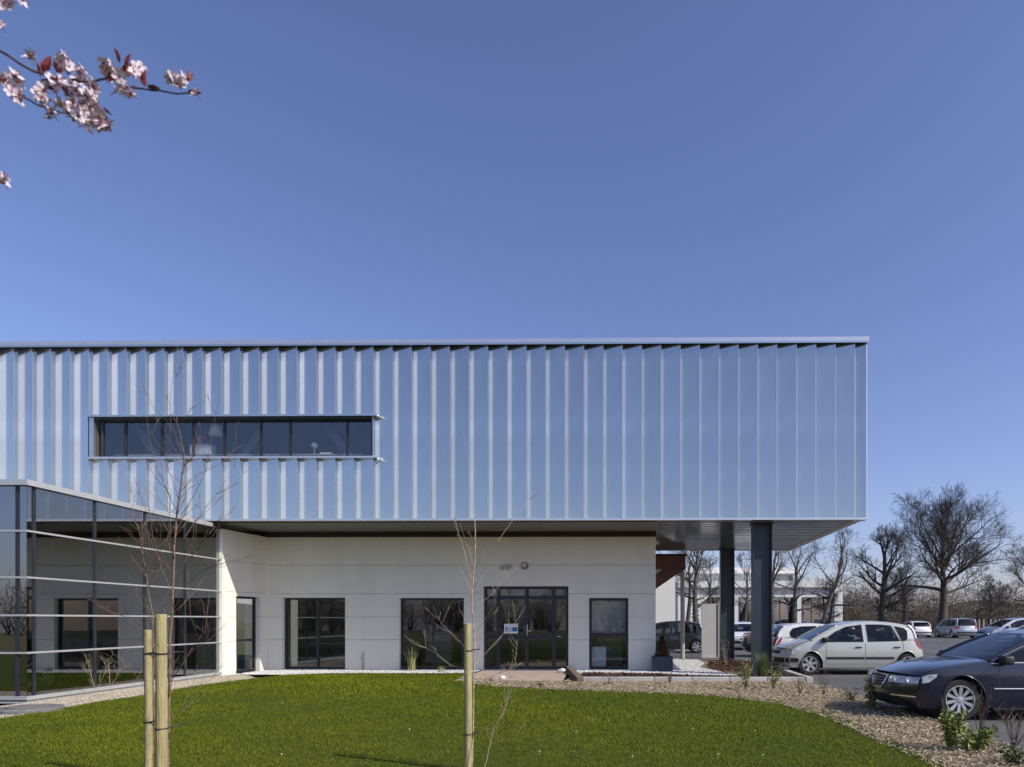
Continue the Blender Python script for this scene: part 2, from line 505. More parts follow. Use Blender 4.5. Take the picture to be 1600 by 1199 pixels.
# ------------------------------------------------------------------ main building
B = thing('office_building', 'long metal clad office building with white recessed ground floor and overhanging corner', 'building', (0, YF, 0))
def bl(mb):                                  # building parts are drawn in world metres, the root stands at (0, YF, 0)
    mb.T = Matrix.Translation((0, -YF, 0)) @ (mb.T if mb.T is not None else Matrix.Identity(4))
    return mb
P0, PITCH, DEP = 5.83, 0.4977, 0.135
tips = [P0 - PITCH * k for k in range(0, 58)]
ZT = 8.63
M['coping_shade'] = mat('painted_shade', (0.012, 0.013, 0.016), 0.8, var=0.2)  # near-black colour standing for the shade below the coping
WZ0, WZ1 = 5.70, 6.84
def clad_mesh(z0, z1, w=PITCH):
    mb = MB()
    mb.prism([(0.0005, 0), (0.004, -0.006), (0.022, -0.006), (0.025, 0.008), (0.028, DEP), (w - 0.0005, 0.002), (w - 0.0005, DEP + 0.03), (0.0005, DEP + 0.03)], z0, z1)
    return mb
zb = ZS + 0.05
protos = {}
def put_clad(x, z0, z1, w=PITCH):
    key = (z0, z1, w)
    if key not in protos:
        o = clad_mesh(z0, z1, w).build('cladding_panel', M['clad'], B)
        protos[key] = o
        o.location = (x, 0, 0)
        return o
    c = protos[key].copy()
    C.objects.link(c)
    c.location = (x, 0, 0)
    return c
for k, x in enumerate(tips):
    if k == 0:
        put_clad(x, zb, ZT - 0.004, 0.34)
        continue
    if 26 <= k <= 40:
        put_clad(x, zb, WZ0)
        put_clad(x, WZ1, ZT - 0.004)
    else:
        put_clad(x, zb, ZT - 0.004)
XL, XR = tips[-1], 6.17
# end wall, same folded sheets
for i in range(15):
    o = put_clad(0, zb, ZT - 0.004)
    o.matrix_local = Matrix.Translation((XR - 0.01, 0.3 + i * PITCH, 0)) @ Matrix.Rotation(R(90), 4, 'Z')
bl(MB()).box(XR - 0.035, XR, YF - 0.004, YF + 0.30, zb, ZT).build('corner_trim', M['alu'], B)
bl(MB()).box(XL - 0.3, XR + 0.03, YF - 0.055, YF + 0.5, ZT, ZT + 0.135).build('coping', M['alu'], B)
bl(MB()).box(XL - 0.3, XR - 0.04, YF - 0.03, YF + 0.30, ZT - 0.003, ZT - 0.0005).build('coping_shade_strip', M['coping_shade'], B)  # dark strip that paints shade onto the underside of the coping
bl(MB()).box(XL - 0.3, XR + 0.03, YF - 0.062, YF - 0.0555, ZT - 0.02, ZT + 0.03).build('coping_drip', M['clad'], B)
bl(MB()).box(XL - 0.3, XR + 0.001, YF - 0.012, YF + 0.27, ZS, zb).build('bottom_trim', M['alu'], B)
YB = 25.6
# shell: backing walls, roof, rear
WX0, WX1 = tips[40] + 0.03, tips[25] + 0.02
sh = bl(MB())
sh.box(XL - 0.3, WX0 - 0.02, YF + DEP + 0.031, YF + 0.35, ZS, ZT)
sh.box(WX1 + 0.02, XR - 0.3, YF + DEP + 0.031, YF + 0.35, ZS, ZT)
sh.box(WX0 - 0.02, WX1 + 0.02, YF + DEP + 0.031, YF + 0.35, ZS, WZ0 - 0.01)
sh.box(WX0 - 0.02, WX1 + 0.02, YF + DEP + 0.031, YF + 0.35, WZ1 + 0.01, ZT)
sh.build('backing_wall', M['inner'], B)
bl(MB()).box(XL - 0.3, XR - 0.3, YF + 0.35, YB, ZT - 0.25, ZT + 0.02).build('roof', M['soffit'], B)
bl(MB()).box(XL - 0.3, XR, YB, YB + 0.2, ZS, ZT + 0.05).build('rear_wall', M['clad'], B)
bl(MB()).box(XR - 0.30, XR - 0.28, YF + 0.35, YB, ZS, ZT).build('end_backing', M['inner'], B)
bl(MB()).box(XL - 0.3, XL - 0.1, YF + 0.35, YB, 0, ZT).build('party_wall', M['inner'], B)
bl(MB()).box(XL - 0.1, XR - 0.3, YF + 0.35, YB, ZS + 0.06, ZS + 0.3).build('upper_floor', M['innerfloor'], B)
bl(MB()).box(XL - 0.1, XR - 0.3, YF + 4.2, YF + 4.3, ZS + 0.3, ZT - 0.25).build('office_partition', M['inner'], B)
# soffit over the recess, drop board, polished slats under the corner
bl(MB()).box(XL, 0.84, YF + 0.28, YW + 0.25, ZS, ZS + 0.055).build('soffit', M['soffit'], B)
bl(MB()).box(-10.75, 0.84, YW - 0.09, YW - 0.004, 3.93, ZS - 0.002).build('drop_board', M['brown'], B)
nsl = 21
x0s, x1s = 0.85, XR
pr = None
for i in range(nsl):
    ys = YF + 0.28 + i * (YB - YF - 0.28) / nsl
    dy = (YB - YF - 0.28) / nsl
    if pr is None:
        e_ = dy - 0.05
        pr = MB().add([(x0s, 0, 0.022), (x1s, 0, 0.022), (x1s, e_, 0), (x0s, e_, 0), (x0s, 0, 0.045), (x1s, 0, 0.045), (x1s, e_, 0.045), (x0s, e_, 0.045)],
                      [(0, 3, 2, 1), (4, 5, 6, 7), (0, 1, 5, 4), (1, 2, 6, 5), (2, 3, 7, 6), (3, 0, 4, 7)]).box(x0s, x1s, 0.0, 0.035, -0.010, 0.020).build('soffit_slat', M['soffit_metal'], B)
        pr.location = (0, ys - YF, ZS + .02)
    else:
        c = pr.copy(); C.objects.link(c); c.location = (0, ys - YF, ZS + .02)
bl(MB()).box(x0s, x1s - 0.02, YF + 0.29, YB, ZS + 0.067, ZS + 0.078).build('slat_backing', M['steel'], B)

# ribbon window upstairs
def bars(mb, x0, x1, z0, z1, y0, y1, w, vs=(), hs=(), wv=None):
    mb.box(x0, x0 + w, y0, y1, z0, z1).box(x1 - w, x1, y0, y1, z0, z1)
    mb.box(x0 + w, x1 - w, y0, y1, z0, z0 + w).box(x0 + w, x1 - w, y0, y1, z1 - w, z1)
    wv = wv or w
    for v in vs:
        mb.box(v - wv / 2, v + wv / 2, y0 + 0.004, y1 - 0.004, z0 + w, z1 - w)
    return mb
yr = YF + 0.16
vx = [pt(px, 680, yr).x for px in (195, 252, 301, 350, 407, 453, 542)]
rw = bl(bars(MB(), WX0 + 0.19, WX1 - 0.05, WZ0 + 0.05, WZ1 - 0.05, yr, yr + 0.08, 0.055, vx, wv=0.05)).build('ribbon_window', M['anth'], B)
edges = [WX0 + 0.245] + vx + [WX1 - 0.105]
for a, b in zip(edges[:-1], edges[1:]):
    bl(MB()).box(a + 0.022, b - 0.022, yr + 0.035, yr + 0.043, WZ0 + 0.10, WZ1 - 0.10).build('pane', M['glass'], rw)
bl(MB()).box(WX0, WX1 + 0.1, YF - 0.05, YF + 0.255, WZ1 - 0.05, WZ1).build('window_hood', M['clad'], B)
bl(MB()).box(WX0 + 0.05, WX1 - 0.02, YF + 0.02, YF + 0.15, WZ1 - 0.10, WZ1 - 0.052).build('blind_box', M['anth'], B)
bl(MB()).box(WX0, WX1 + 0.1, YF - 0.05, YF + 0.255, WZ0, WZ0 + 0.05).build('window_sill', M['alu'], B)
bl(MB()).box(WX0, WX0 + 0.12, YF + 0.0, YF + 0.25, WZ0 + 0.051, WZ1 - 0.051).build('window_jamb', M['clad'], B)
bl(MB()).box(WX1 - 0.045, WX1, YF + 0.0, YF + 0.25, WZ0 + 0.051, WZ1 - 0.051).build('window_jamb', M['anth'], B)
for px, py in ((590, 650), (590, 718)):
    p = pt(px, py, YF - 0.05)
    bl(MB()).lathe([(0.01, -0.05), (0.024, -0.04), (0.024, 0.1)], 10, 'y', (p.x, YF - 0.02, p.z)).build('rail_end_cap', M['alu'], B)
# steel bracing and a few office things behind the ribbon window
yi = YF + 0.9
for (a, b) in (((205, 652), (300, 790)), ((425, 652), (330, 790)), ((500, 652), (585, 760)), ((140, 652), (100, 720))):
    bl(MB()).bar(pt(*a, yi), pt(*b, yi), 0.2, 0.2).build('steel_brace', M['steel'], B)
def world_box(name, m, label, cat, x0, x1, y0, y1, z0, z1, b=0.01, group=None):
    root = MB().bevbox((x0 - x1) / 2, (x1 - x0) / 2, (y0 - y1) / 2, (y1 - y0) / 2, 0, z1 - z0, b).build(name, m)
    root.location = ((x0 + x1) / 2, (y0 + y1) / 2, z0)
    return tag(root, label, cat, group)
a, b = pt(304, 712, YF + .55), pt(336, 694, YF + .55)
DESKZ = a.z - 0.02
dx0, dx1 = pt(200, 700, YF + .8).x, pt(575, 700, YF + .8).x
dk = thing('desk', 'long pale desk standing behind the upstairs ribbon window', 'desk', ((dx0 + dx1) / 2, YF + 0.62, ZS + 0.3))
L2 = (dx1 - dx0) / 2
MB().box(-L2, L2, -0.3, 0.3, DESKZ - ZS - 0.34, DESKZ - ZS - 0.302).build('desk_top', M['inner'], dk)
for sx in (-1, 1):
    MB().box(sx * (L2 - 0.08) - 0.03, sx * (L2 - 0.08) + 0.03, -0.27, 0.27, 0, DESKZ - ZS - 0.341).build('desk_leg', M['steel'], dk)
mo = thing('paper_box', 'white open box with dark rim on the desk behind the ribbon window', 'box', ((a.x + b.x) / 2, YF + 0.46, DESKZ))
hw_, hh = (b.x - a.x) / 2, b.z - a.z
MB().bevbox(-hw_, hw_, -0.12, 0.12, 0, hh * 0.85, 0.01).build('box_body', M['paper'], mo)
MB().box(-hw_ - 0.004, hw_ + 0.004, -0.124, 0.124, hh * 0.851, hh).build('box_rim', M['steel'], mo)
a, b = pt(328, 681, YF + .55), pt(347, 665, YF + .55)
lp = thing('pendant_lamp', 'white tapered hanging lamp shade behind the ribbon window', 'lamp', ((a.x + b.x) / 2, YF + 0.55, a.z))
w = (b.x - a.x) / 2
MB().lathe([(w * 1.05, 0), (w * 0.72, b.z - a.z)], 20, 'z').build('lamp_shade', M['paper'], lp)
MB().tube([(0, 0, b.z - a.z), (0, 0, ZT - 0.25 - a.z)], 0.008, 5).build('cord', M['steel'], lp)
a, b = pt(490, 712, YF + .55), pt(498, 694, YF + .55)
lp = thing('desk_lamp', 'small white desk lamp at the right of the ribbon window', 'lamp', ((a.x + b.x) / 2, YF + 0.45, DESKZ))
MB().lathe([(0.07, 0), (0.07, 0.015), (0.014, 0.02), (0.014, 0.2)], 12, 'z').build('stand', M['paper'], lp)
MB().lathe([(0.02, 0.34), (0.075, 0.30), (0.085, 0.201)], 12, 'z').build('lamp_shade', M['paper'], lp)
a, b = pt(504, 713, YF + .55), pt(522, 708, YF + .55)
world_box('paper_stack', M['paper'], 'flat white paper stack on the desk beside the small desk lamp', 'papers', a.x, b.x, YF + .38, YF + .60, DESKZ, DESKZ + 0.05, 0.004)
# white blind strip at the left end
bl(MB()).box(pt(155, 0, yr + .12).x, pt(160, 0, yr + .12).x, yr + 0.12, yr + 0.15, WZ0 + 0.07, WZ1 - 0.1).build('blind_strip', M['paper'], B)

# recessed ground floor wall
LEV = [0.0, 0.92, 1.585, 2.27, 3.11, 3.93]
def wall_courses(parent, T, L, th, openings, u0=0.0):
    wroot = None
    for i in range(len(LEV) - 1):
        z0, z1 = LEV[i] + (0.004 if i else 0), LEV[i + 1] - 0.004
        if i == len(LEV) - 2:
            z1 = LEV[-1]
        us = sorted({u0, L} | {e for o in openings for e in o[:2]})
        runs = []                              # consecutive boxes over the openings make one panel
        for a, b in zip(us[:-1], us[1:]):
            op = [o for o in openings if o[0] <= a + 1e-6 and o[1] >= b - 1e-6]
            rect = [(a, b, z0, z1)]
            if op:
                o = op[0]
                rect = [(a, b, max(z0, o[3]), z1)] if z1 > o[3] + 1e-4 else []
                if o[3] >= z1 - 1e-4 and z0 < o[2] - 1e-4:
                    rect = []
            if not rect:
                runs.append([])
            else:
                if not runs:
                    runs.append([])
                runs[-1] += rect
        for rn_ in runs:
            if not rn_:
                continue
            ol = [(rn_[0][0], rn_[0][3]), (rn_[-1][1], rn_[-1][3])]
            bt = []
            for r_ in rn_:
                bt += [(r_[0], r_[2]), (r_[1], r_[2])]
            cl_ = [bt[0]]
            for q in bt[1:]:
                if q != cl_[-1]:
                    cl_.append(q)
            poly = cl_ + [ol[1], ol[0]]
            n = len(poly)
            tri = tessellate_polygon([[Vector((p[0], p[1], 0)) for p in poly]])
            mb = MB(T)
            mb.v = [(p[0], 0, p[1]) for p in poly] + [(p[0], th, p[1]) for p in poly]
            mb.f = [tuple(t) for t in tri] + [tuple(n + i for i in t) for t in tri] + [(i, (i + 1) % n, n + (i + 1) % n, n + i) for i in range(n)]
            bl(mb).build('wall_panel', M['wall'], parent, fix=True)
def window(name, parent, T, u0, u1, z0, z1, vs=(), hs=(), w=0.06, y=0.13, gm='glass', hseg=None):
    mb = MB(T)
    bars(mb, u0, u1, z0, z1, y, y + 0.07, w, vs, wv=w * 1.25)
    cols = [u0 + w] + list(vs) + [u1 - w]
    for h in hs:
        for i, (a, b) in enumerate(zip(cols[:-1], cols[1:])):
            mb.box(a + (w * .625 if i else 0), b - (w * .625 if i < len(cols) - 2 else 0), y + 0.002, y + 0.066, h - w * 0.6, h + w * 0.6)
    o = bl(mb).build(name, M['anth'], parent)
    rows = [z0 + w] + list(hs) + [z1 - w]
    for i, (a, b) in enumerate(zip(cols[:-1], cols[1:])):
        for j, (c, d) in enumerate(zip(rows[:-1], rows[1:])):
            bl(MB(T)).box(a + (w * .6 if i else 0), b - (w * .6 if i < len(cols) - 2 else 0), y + 0.03, y + 0.038,
                          c + (w * .55 if j else 0), d - (w * .55 if j < len(rows) - 2 else 0)).build('pane', M[gm], o)
    return o
X0W, X1W = -10.58, 0.83
Tw = Matrix.Translation((0, YW, 0))
ops = [(-10.14, -8.29, 0.06, 2.155), (-6.69, -4.79, 0.06, 2.145), (-4.22, -1.72, 0.05, 2.49), (-1.12, 0.03, 0.06, 2.145)]
# backing of the wall, cut at the openings
mb = bl(MB())
us = sorted({X0W, X1W - 0.005} | {e for o in ops for e in o[:2]})
for a, b in zip(us[:-1], us[1:]):
    op = [o for o in ops if o[0] <= a + 1e-6 and o[1] >= b - 1e-6]
    if op:
        mb.box(a, b, YW + 0.205, YW + 0.24, op[0][3], 3.93)
    else:
        mb.box(a, b, YW + 0.205, YW + 0.24, -0.02, 3.93)
wl = mb.build('recessed_wall', M['inner'], B)
wall_courses(wl, Tw, X1W, 0.20, ops, X0W)
bl(MB()).box(X1W - 0.2, X1W - 0.003, YW + 0.24, 29.0, 0, 3.93).build('side_wall', M['wall'], B)
bl(MB()).box(X0W + .3, X1W - 0.2, YW + 0.24, 28.8, 0.0, 0.05).build('interior_floor', M['innerfloor'], B)
bl(MB()).box(X0W - 3, X1W - 0.2, 27.0, 27.2, 0.05, ZS).build('interior_wall', M['inner'], B)
bl(MB()).box(XL, X1W - 0.2, YW + 0.25, 27.0, ZS - 0.15, ZS - 0.02).build('interior_ceiling', M['inner'], B)
for xx in (-7.4, -4.5, -1.4):
    bl(MB()).box(xx - 0.06, xx + 0.06, YW + 0.5, 27.0, 0.05, ZS - 0.15).build('interior_partition', M['inner'], B)
w1 = window('window', B, Tw, *ops[0], vs=(-9.16,))
w2 = window('window', B, Tw, *ops[1], vs=(-5.72,), hs=())
w3 = window('window', B, Tw, *ops[3], hs=(1.06,), w=0.075)
dr = window('door', B, Tw, *ops[2], vs=(-3.80, -2.96, -2.17), hs=(1.0, 2.16), w=0.085)
hx = pt(823, 985, YW)
bl(MB()).box(hx.x - 0.012, hx.x + 0.012, YW + 0.085, YW + 0.129, hx.z - 0.16, hx.z + 0.16).build('handle_plate', M['chrome'], dr)
bl(MB()).tube([(hx.x, YW + 0.085, hx.z - 0.02), (hx.x, YW + 0.05, hx.z - 0.02), (hx.x + 0.13, YW + 0.05, hx.z - 0.02)], 0.011, 8).build('handle', M['chrome'], dr)
hx = pt(873, 995, YW)
bl(MB()).box(hx.x - 0.07, hx.x + 0.07, YW + 0.115, YW + 0.129, hx.z - 0.012, hx.z + 0.012).build('lock_plate', M['chrome'], dr)
bl(MB()).box(-4.22, -1.72, YW - 0.12, YW + 0.13, 0.035, 0.05).build('door_step', M['concrete'], B)
# notice taped on the door: white sheet, dark heading marks, teal and blue print
a, b = pt(787.5, 990, YW + .1), pt(809, 975, YW + .1)
nt = thing('notice', 'small white and blue notice taped on the dark glass entrance door', 'notice', ((a.x + b.x) / 2, YW + 0.120, a.z))
w, h = (b.x - a.x) / 2, b.z - a.z
MB().box(-w, w, 0, 0.004, 0, h).build('sheet', M['paper'], nt)
MB().box(-w * 0.55, w * 0.2, -0.002, -0.0004, h * .14, h * .72).build('print_block', M['lightblue'], nt)
MB().box(w * 0.2 + .001, w * 0.92, -0.002, -0.0004, h * .2, h * .66).build('print_block', M['blue'], nt)
MB().box(-w * 0.8, -w * 0.57, -0.002, -0.0004, h * .12, h * .66).build('print_block', M['teal'], nt)
for k, (u, ww) in enumerate(((-.62, .14), (-.15, .08), (.2, .2), (.6, .2))):
    MB().box(w * (u - ww / 2), w * (u + ww / 2), -0.002, -0.0004, h * .84, h * .92).build('print_mark', M['steel'], nt)
# slanting return wall between the recess and the glazed block
ra, rb = Vector((-10.78, 18.42, 0)), Vector((-10.58, YW, 0))
d = (rb - ra)
Lr = d.length
ang = math.atan2(d.y, d.x)
Tr = Matrix.Translation(ra) @ Matrix.Rotation(ang, 4, 'Z')
def along(px, py):                            # distance along the return wall seen at a picture column
    v = ray(px, py)
    n = Vector((d.y, -d.x, 0))
    t = n.dot(ra - Vector((0, 0, 0))) / n.dot(Vector((v.x, v.y, 0)))
    return (Vector((v.x * t, v.y * t, 0)) - ra).dot(d.normalized())
u0, u1 = along(369, 990), along(406, 990)
rop = [(u0, u1, 0.05, 2.16)]
mb = bl(MB(Tr))
mb.box(0, u0, 0.205, 0.235, 0, 3.93).box(u1, Lr, 0.205, 0.235, 0, 3.93).box(u0, u1, 0.205, 0.235, 2.16, 3.93)
rw_ = mb.build('return_wall', M['inner'], B)
wall_courses(rw_, Tr, Lr - 0.004, 0.20, rop, 0)
dr2 = window('door', B, Tr, *rop[0], w=0.06, hs=(0.93,))
bl(MB()).box(ra.x - 0.12, ra.x + 0.0, ra.y - 0.16, ra.y + 0.02, 0, 3.93).build('end_post', M['wall'], B)
# round lamp and a grey box on the recessed wall
p = pt(820, 884, YW)
lt = thing('wall_lamp', 'small round bulkhead lamp on the pale wall above the entrance door', 'lamp', (p.x, YW, p.z))
MB().lathe([(0.105, 0), (0.11, -0.04), (0.095, -0.085), (0.07, -0.09)], 20, 'y').build('lamp_body', M['lamp'], lt, fix=True)
MB().lathe([(0.07, -0.0905), (0.055, -0.12), (0.02, -0.13)], 16, 'y').build('lens', M['lens'], lt, fix=True)
p = pt(790, 888, YW)  # grey smudge of unknown nature, modelled as two plain boxes
lt = thing('wall_box', 'low grey box on the pale wall left of the round lamp', 'sensor', (p.x, YW, p.z))
MB().bevbox(-0.15, 0.12, -0.06, 0, -0.06, 0.06, 0.02).build('lower_box', M['grey'], lt)
MB().bevbox(-0.02, 0.17, -0.09, -0.0, -0.0, 0.11, 0.02).build('upper_box', M['grey'], lt)
# things seen in the rooms
a, b = pt(925, 1040, YW + .35), pt(947, 1011, YW + .35)
world_box('board', M['paper'], 'white board leaning inside the narrow window right of the entrance', 'board', a.x, b.x, YW + 0.33, YW + 0.36, 0.06, b.z, 0.004)
bl(MB()).box(-1.05, -0.05, YW + 0.30, YW + 0.31, 1.12, 2.07).build('roller_blind', M['grey'], B)
tb = thing('table', 'dark office table inside the widest left ground floor window', 'table', (-9.2, 21.6, 0.05))
MB().box(-0.8, 0.8, -0.4, 0.4, 0.70, 0.74).build('table_top', M['soffit'], tb)
for sx in (-0.72, 0.72):
    for sy in (-0.34, 0.34):
        MB().box(sx - 0.025, sx + 0.025, sy - 0.025, sy + 0.025, 0, 0.70).build('leg', M['steel'], tb)
tb = copy_tree(tb); tb.location = (-5.9, 21.9, 0.05); tb['label'] = 'dark office table inside the ground floor window left of the entrance'

def cabinet(x, y, label, n=4):
    o = thing('cabinet', label, 'cabinet', (x, y, 0.05))
    MB().box(-.45, .45, -.2, .2, 0, 1.3).build('carcass', M['grey'], o)
    for k in range(n):
        dr_ = MB().box(-.43, .43, -.215, -.2005, .04 + k * .315, .33 + k * .315).build('drawer', M['paper'], o)
        MB().box(-.08, .08, -.23, -.2155, .17 + k * .315, .19 + k * .315).build('handle', M['chrome'], dr_)
cabinet(-8.8, 23.4, 'pale drawer cabinet in the room behind the leftmost wide window')
cabinet(-6.3, 23.2, 'pale drawer cabinet in the room left of the entrance')
cabinet(-0.6, 22.6, 'pale drawer cabinet in the room behind the narrow window')

# ------------------------------------------------------------------ glazed block
GY0, GY1, GXL = 12.35, 18.42, -20.0
G = thing('glazed_pavilion', 'single storey glazed block with silver rails standing out from the metal facade', 'building', (GX, GY0, 0))
def gl(mb):
    mb.T = Matrix.Translation((-GX, -GY0, 0))
    return mb
LV = [0.09, 0.905, 1.585, 2.27, 3.11, 3.93]
sm = [12.55, 13.45 + 0.0, 14.95, 16.45, 17.95]
def yat(px):                                  # depth at which the side wall is seen at a picture column
    v = ray(px, 900)
    return v.y * GX / v.x
sm = [yat(53), yat(148), yat(226), yat(289), yat(346)]
fm = [pt(27.5, 900, GY0).x - 1.55 * k for k in range(6)]
for y in sm:
    gl(MB()).box(GX - 0.075, GX + 0.014, y - 0.03, y + 0.03, 0.1, 3.93).build('mullion', M['anth'], G)
for x in fm:
    gl(MB()).box(x - 0.03, x + 0.03, GY0 - 0.014, GY0 + 0.075, 0.1, 3.93).build('mullion', M['anth'], G)
for z in LV[1:-1]:
    gl(MB()).prism([(GXL, GY0 - 0.038), (GX + 0.038, GY0 - 0.038), (GX + 0.038, GY1 + 0.05), (GX + 0.001, GY1 + 0.05), (GX + 0.001, GY0 - 0.001), (GXL, GY0 - 0.001)], z - 0.017, z + 0.017).build('rail', M['rail'], G)
    gl(MB()).prism([(GXL, GY0 + 0.012), (GX - 0.012, GY0 + 0.012), (GX - 0.012, GY1), (GX - 0.05, GY1), (GX - 0.05, GY0 + 0.05), (GXL, GY0 + 0.05)], z - 0.03, z + 0.03).build('transom', M['anth'], G)
for z0, z1, o_, m in ((0.06, 0.12, 0.07, 'rail'), (0.0, 0.02, 0.09, 'rail'), (0.02, 0.06, 0.03, 'clad')):
    gl(MB()).prism([(GXL, GY0 - o_), (GX + o_, GY0 - o_), (GX + o_, GY1), (GX - 0.05, GY1), (GX - 0.05, GY0 + 0.05), (GXL, GY0 + 0.05)], z0, z1).build('base_rail', M[m], G)
gl(MB()).prism([(GXL, GY0 - 0.08), (GX + 0.08, GY0 - 0.08), (GX + 0.08, YF - 0.02), (GXL, YF - 0.02)], 3.93, 4.03).build('coping', M['rail'], G)
gl(MB()).prism([(GX - 0.4, YF - 0.019), (GX + 0.08, YF - 0.019), (GX + 0.08, GY1 + 0.03), (GX - 0.4, GY1 + 0.03)], 3.93, 4.03).build('coping', M['brown'], G)
ye = [GY0] + sm
for a, b in zip(ye[:-1], ye[1:]):
    for j in range(5):
        gl(MB()).box(GX - 0.010, GX - 0.001, a + (0.012 if a == GY0 else 0.032), b - 0.032, LV[j] + 0.005, LV[j + 1] - 0.005).build('pane', M['glass_dark'], G)
xe = [GX] + fm
for a, b in zip(xe[:-1], xe[1:]):
    for j in range(5):
        gl(MB()).box(b + 0.032, a - (0.032 if a != GX else 0.004), GY0 + 0.001, GY0 + 0.010, LV[j] + 0.005, LV[j + 1] - 0.005).build('pane', M['glass_dark'], G)
gl(MB()).box(GXL, GX - 0.09, GY0 + 0.09, YW, 0.02, 0.055).build('floor', M['innerfloor'], G)
gl(MB()).box(GXL, GX - 0.1, GY0 + 0.1, YF + 0.25, 3.72, 3.9).build('ceiling', M['inner'], G)
gl(MB()).box(GXL, GX - 0.35, 19.6, 19.7, 0.055, 3.72).build('inner_wall', M['inner'], G)
gl(MB()).box(-17.2, -17.1, GY0 + 0.5, 19.6, 0.055, 3.72).build('inner_wall', M['inner'], G)
gl(MB()).box(-13.3, -13.0, 15.2, 15.5, 0.055, 3.72).build('inner_column', M['inner'], G)

# ------------------------------------------------------------------ columns, canopy, slab, planter
def h_column(x, y, label):
    c = thing('steel_column', label, 'column', (x, y, 0), 0, 'steel columns under the overhang')
    MB().box(-0.25, -0.222, -0.17, 0.17, 0.03, ZS - 0.04).build('flange', M['column'], c)
    MB().box(0.222, 0.25, -0.17, 0.17, 0.03, ZS - 0.04).build('flange', M['column'], c)
    MB().box(-0.2215, 0.2215, -0.055, -0.03, 0.03, ZS - 0.04).build('web', M['column'], c)
    MB().box(-0.30, 0.30, -0.22, 0.22, 0, 0.0295).build('base_plate', M['column'], c)
    MB().box(-0.29, 0.29, -0.21, 0.21, ZS - 0.0395, ZS - 0.003).build('cap_plate', M['column'], c)
    return c
h_column(3.57, 18.42, 'nearer dark steel column at the open corner, beside the silver car')
h_column(3.62, 25.15, 'farther dark steel column behind, beside the grey standing board')
cp = thing('canopy', 'brown steel canopy on a pale round post beyond the white wall', 'canopy', (1.2, 26.6, 0))
MB().box(-0.3, 1.0, -0.45, 2.4, 3.42, 3.93).build('fascia', M['rust'], cp)
MB().box(-0.34, 1.04, -0.49, 2.44, 3.931, 4.0).build('roof_edge', M['brown'], cp)
mb = MB()
mb.add([(0.1, -0.40, 3.415), (0.95, -0.40, 3.415), (-0.3, -0.40, 2.55), (-0.3, -0.40, 3.1), (0.1, -0.34, 3.415), (0.95, -0.34, 3.415), (-0.3, -0.34, 2.55), (-0.3, -0.34, 3.1)],
       [(0, 1, 2, 3), (7, 6, 5, 4), (0, 4, 5, 1), (1, 5, 6, 2), (2, 6, 7, 3), (3, 7, 4, 0)])
mb.build('brace_plate', M['rust'], cp)
MB().lathe([(0.085, 0.0), (0.085, 3.415)], 16, 'z', (0.93, 0.05, 0)).build('post', M['post'], cp, smooth=False)
wa, wb = pt(1010, 900, 31.5), pt(1055, 900, 31.5)
wh = thing('white_outbuilding', 'sunlit white wall seen between the recessed wall and the pale post', 'building', (0, 31.5, 0))
MB().box(-6, wb.x, 0, 0.25, 0, 4.2).build('wall', M['white'], wh)
MB().box(-6.1, wb.x + 0.1, -0.08, 6.0, 4.2, 4.35).build('roof', M['brown'], wh)
MB().box(-6, wb.x, 0.25, 6.0, 0, 4.2).build('side_wall', M['white'], wh)
sl = thing('standing_board', 'grey upright board standing on pebbles beside the farther column', 'board', (3.31, 27.6, 0))
MB().bevbox(-0.355, 0.30, -0.06, 0.06, 0.02, 2.14, 0.008).build('board_face', M['slab'], sl)
MB().box(0.301, 0.36, -0.10, 0.10, 0.0, 2.15).build('lit_edge', M['rail'], sl)  # paler strip that paints in the board's sunlit right edge
MB().box(-0.36, 0.30, -0.14, 0.14, 0, 0.0195).build('foot', M['concrete'], sl)
pb = thing('planter', 'square dark slate planter box against the end of the recessed wall', 'planter', (1.0, 19.85, 0.02))
mb = MB()
q = 0.29
mb.box(-q, q, -q, -q + .03, 0, .44).box(-q, q, q - .03, q, 0, .44).box(-q, -q + .03, -q + .03, q - .03, 0, .44).box(q - .03, q, -q + .03, q - .03, 0, .44)
mb.box(-q + .03, q - .03, -q + .03, q - .03, 0.0, 0.03)
mb.build('box', M['planter'], pb)
MB().box(-q + .031, q - .031, -q + .031, q - .031, .031, .39).build('soil', M['mulchbase'], pb)

# ------------------------------------------------------------------ foliage helpers
def leaf_cloud(pts, sizes, rs, asp=0.45, up=0.3):
    """one bent leaf (two triangles) at each point -> verts (N*6,3), rnd"""
    n = len(pts)
    d = rs.normal(size=(n, 3)); d[:, 2] = np.abs(d[:, 2]) * up + d[:, 2] * (1 - up)
    d /= np.linalg.norm(d, axis=1)[:, None]
    e = rs.normal(size=(n, 3))
    s = np.cross(d, e); s /= np.linalg.norm(s, axis=1)[:, None]
    L = np.asarray(sizes)[:, None]
    p = np.asarray(pts)
    tip = p + d * L
    mid = p + d * L * 0.5
    nn = np.cross(d, s)
    a = mid + s * L * asp * 0.5 + nn * L * 0.08
    b = mid - s * L * asp * 0.5 + nn * L * 0.08
    v = np.stack([p, a, tip, p, tip, b], 1).reshape(-1, 3)
    r = np.repeat(rs.random(n), 6)
    return v, r
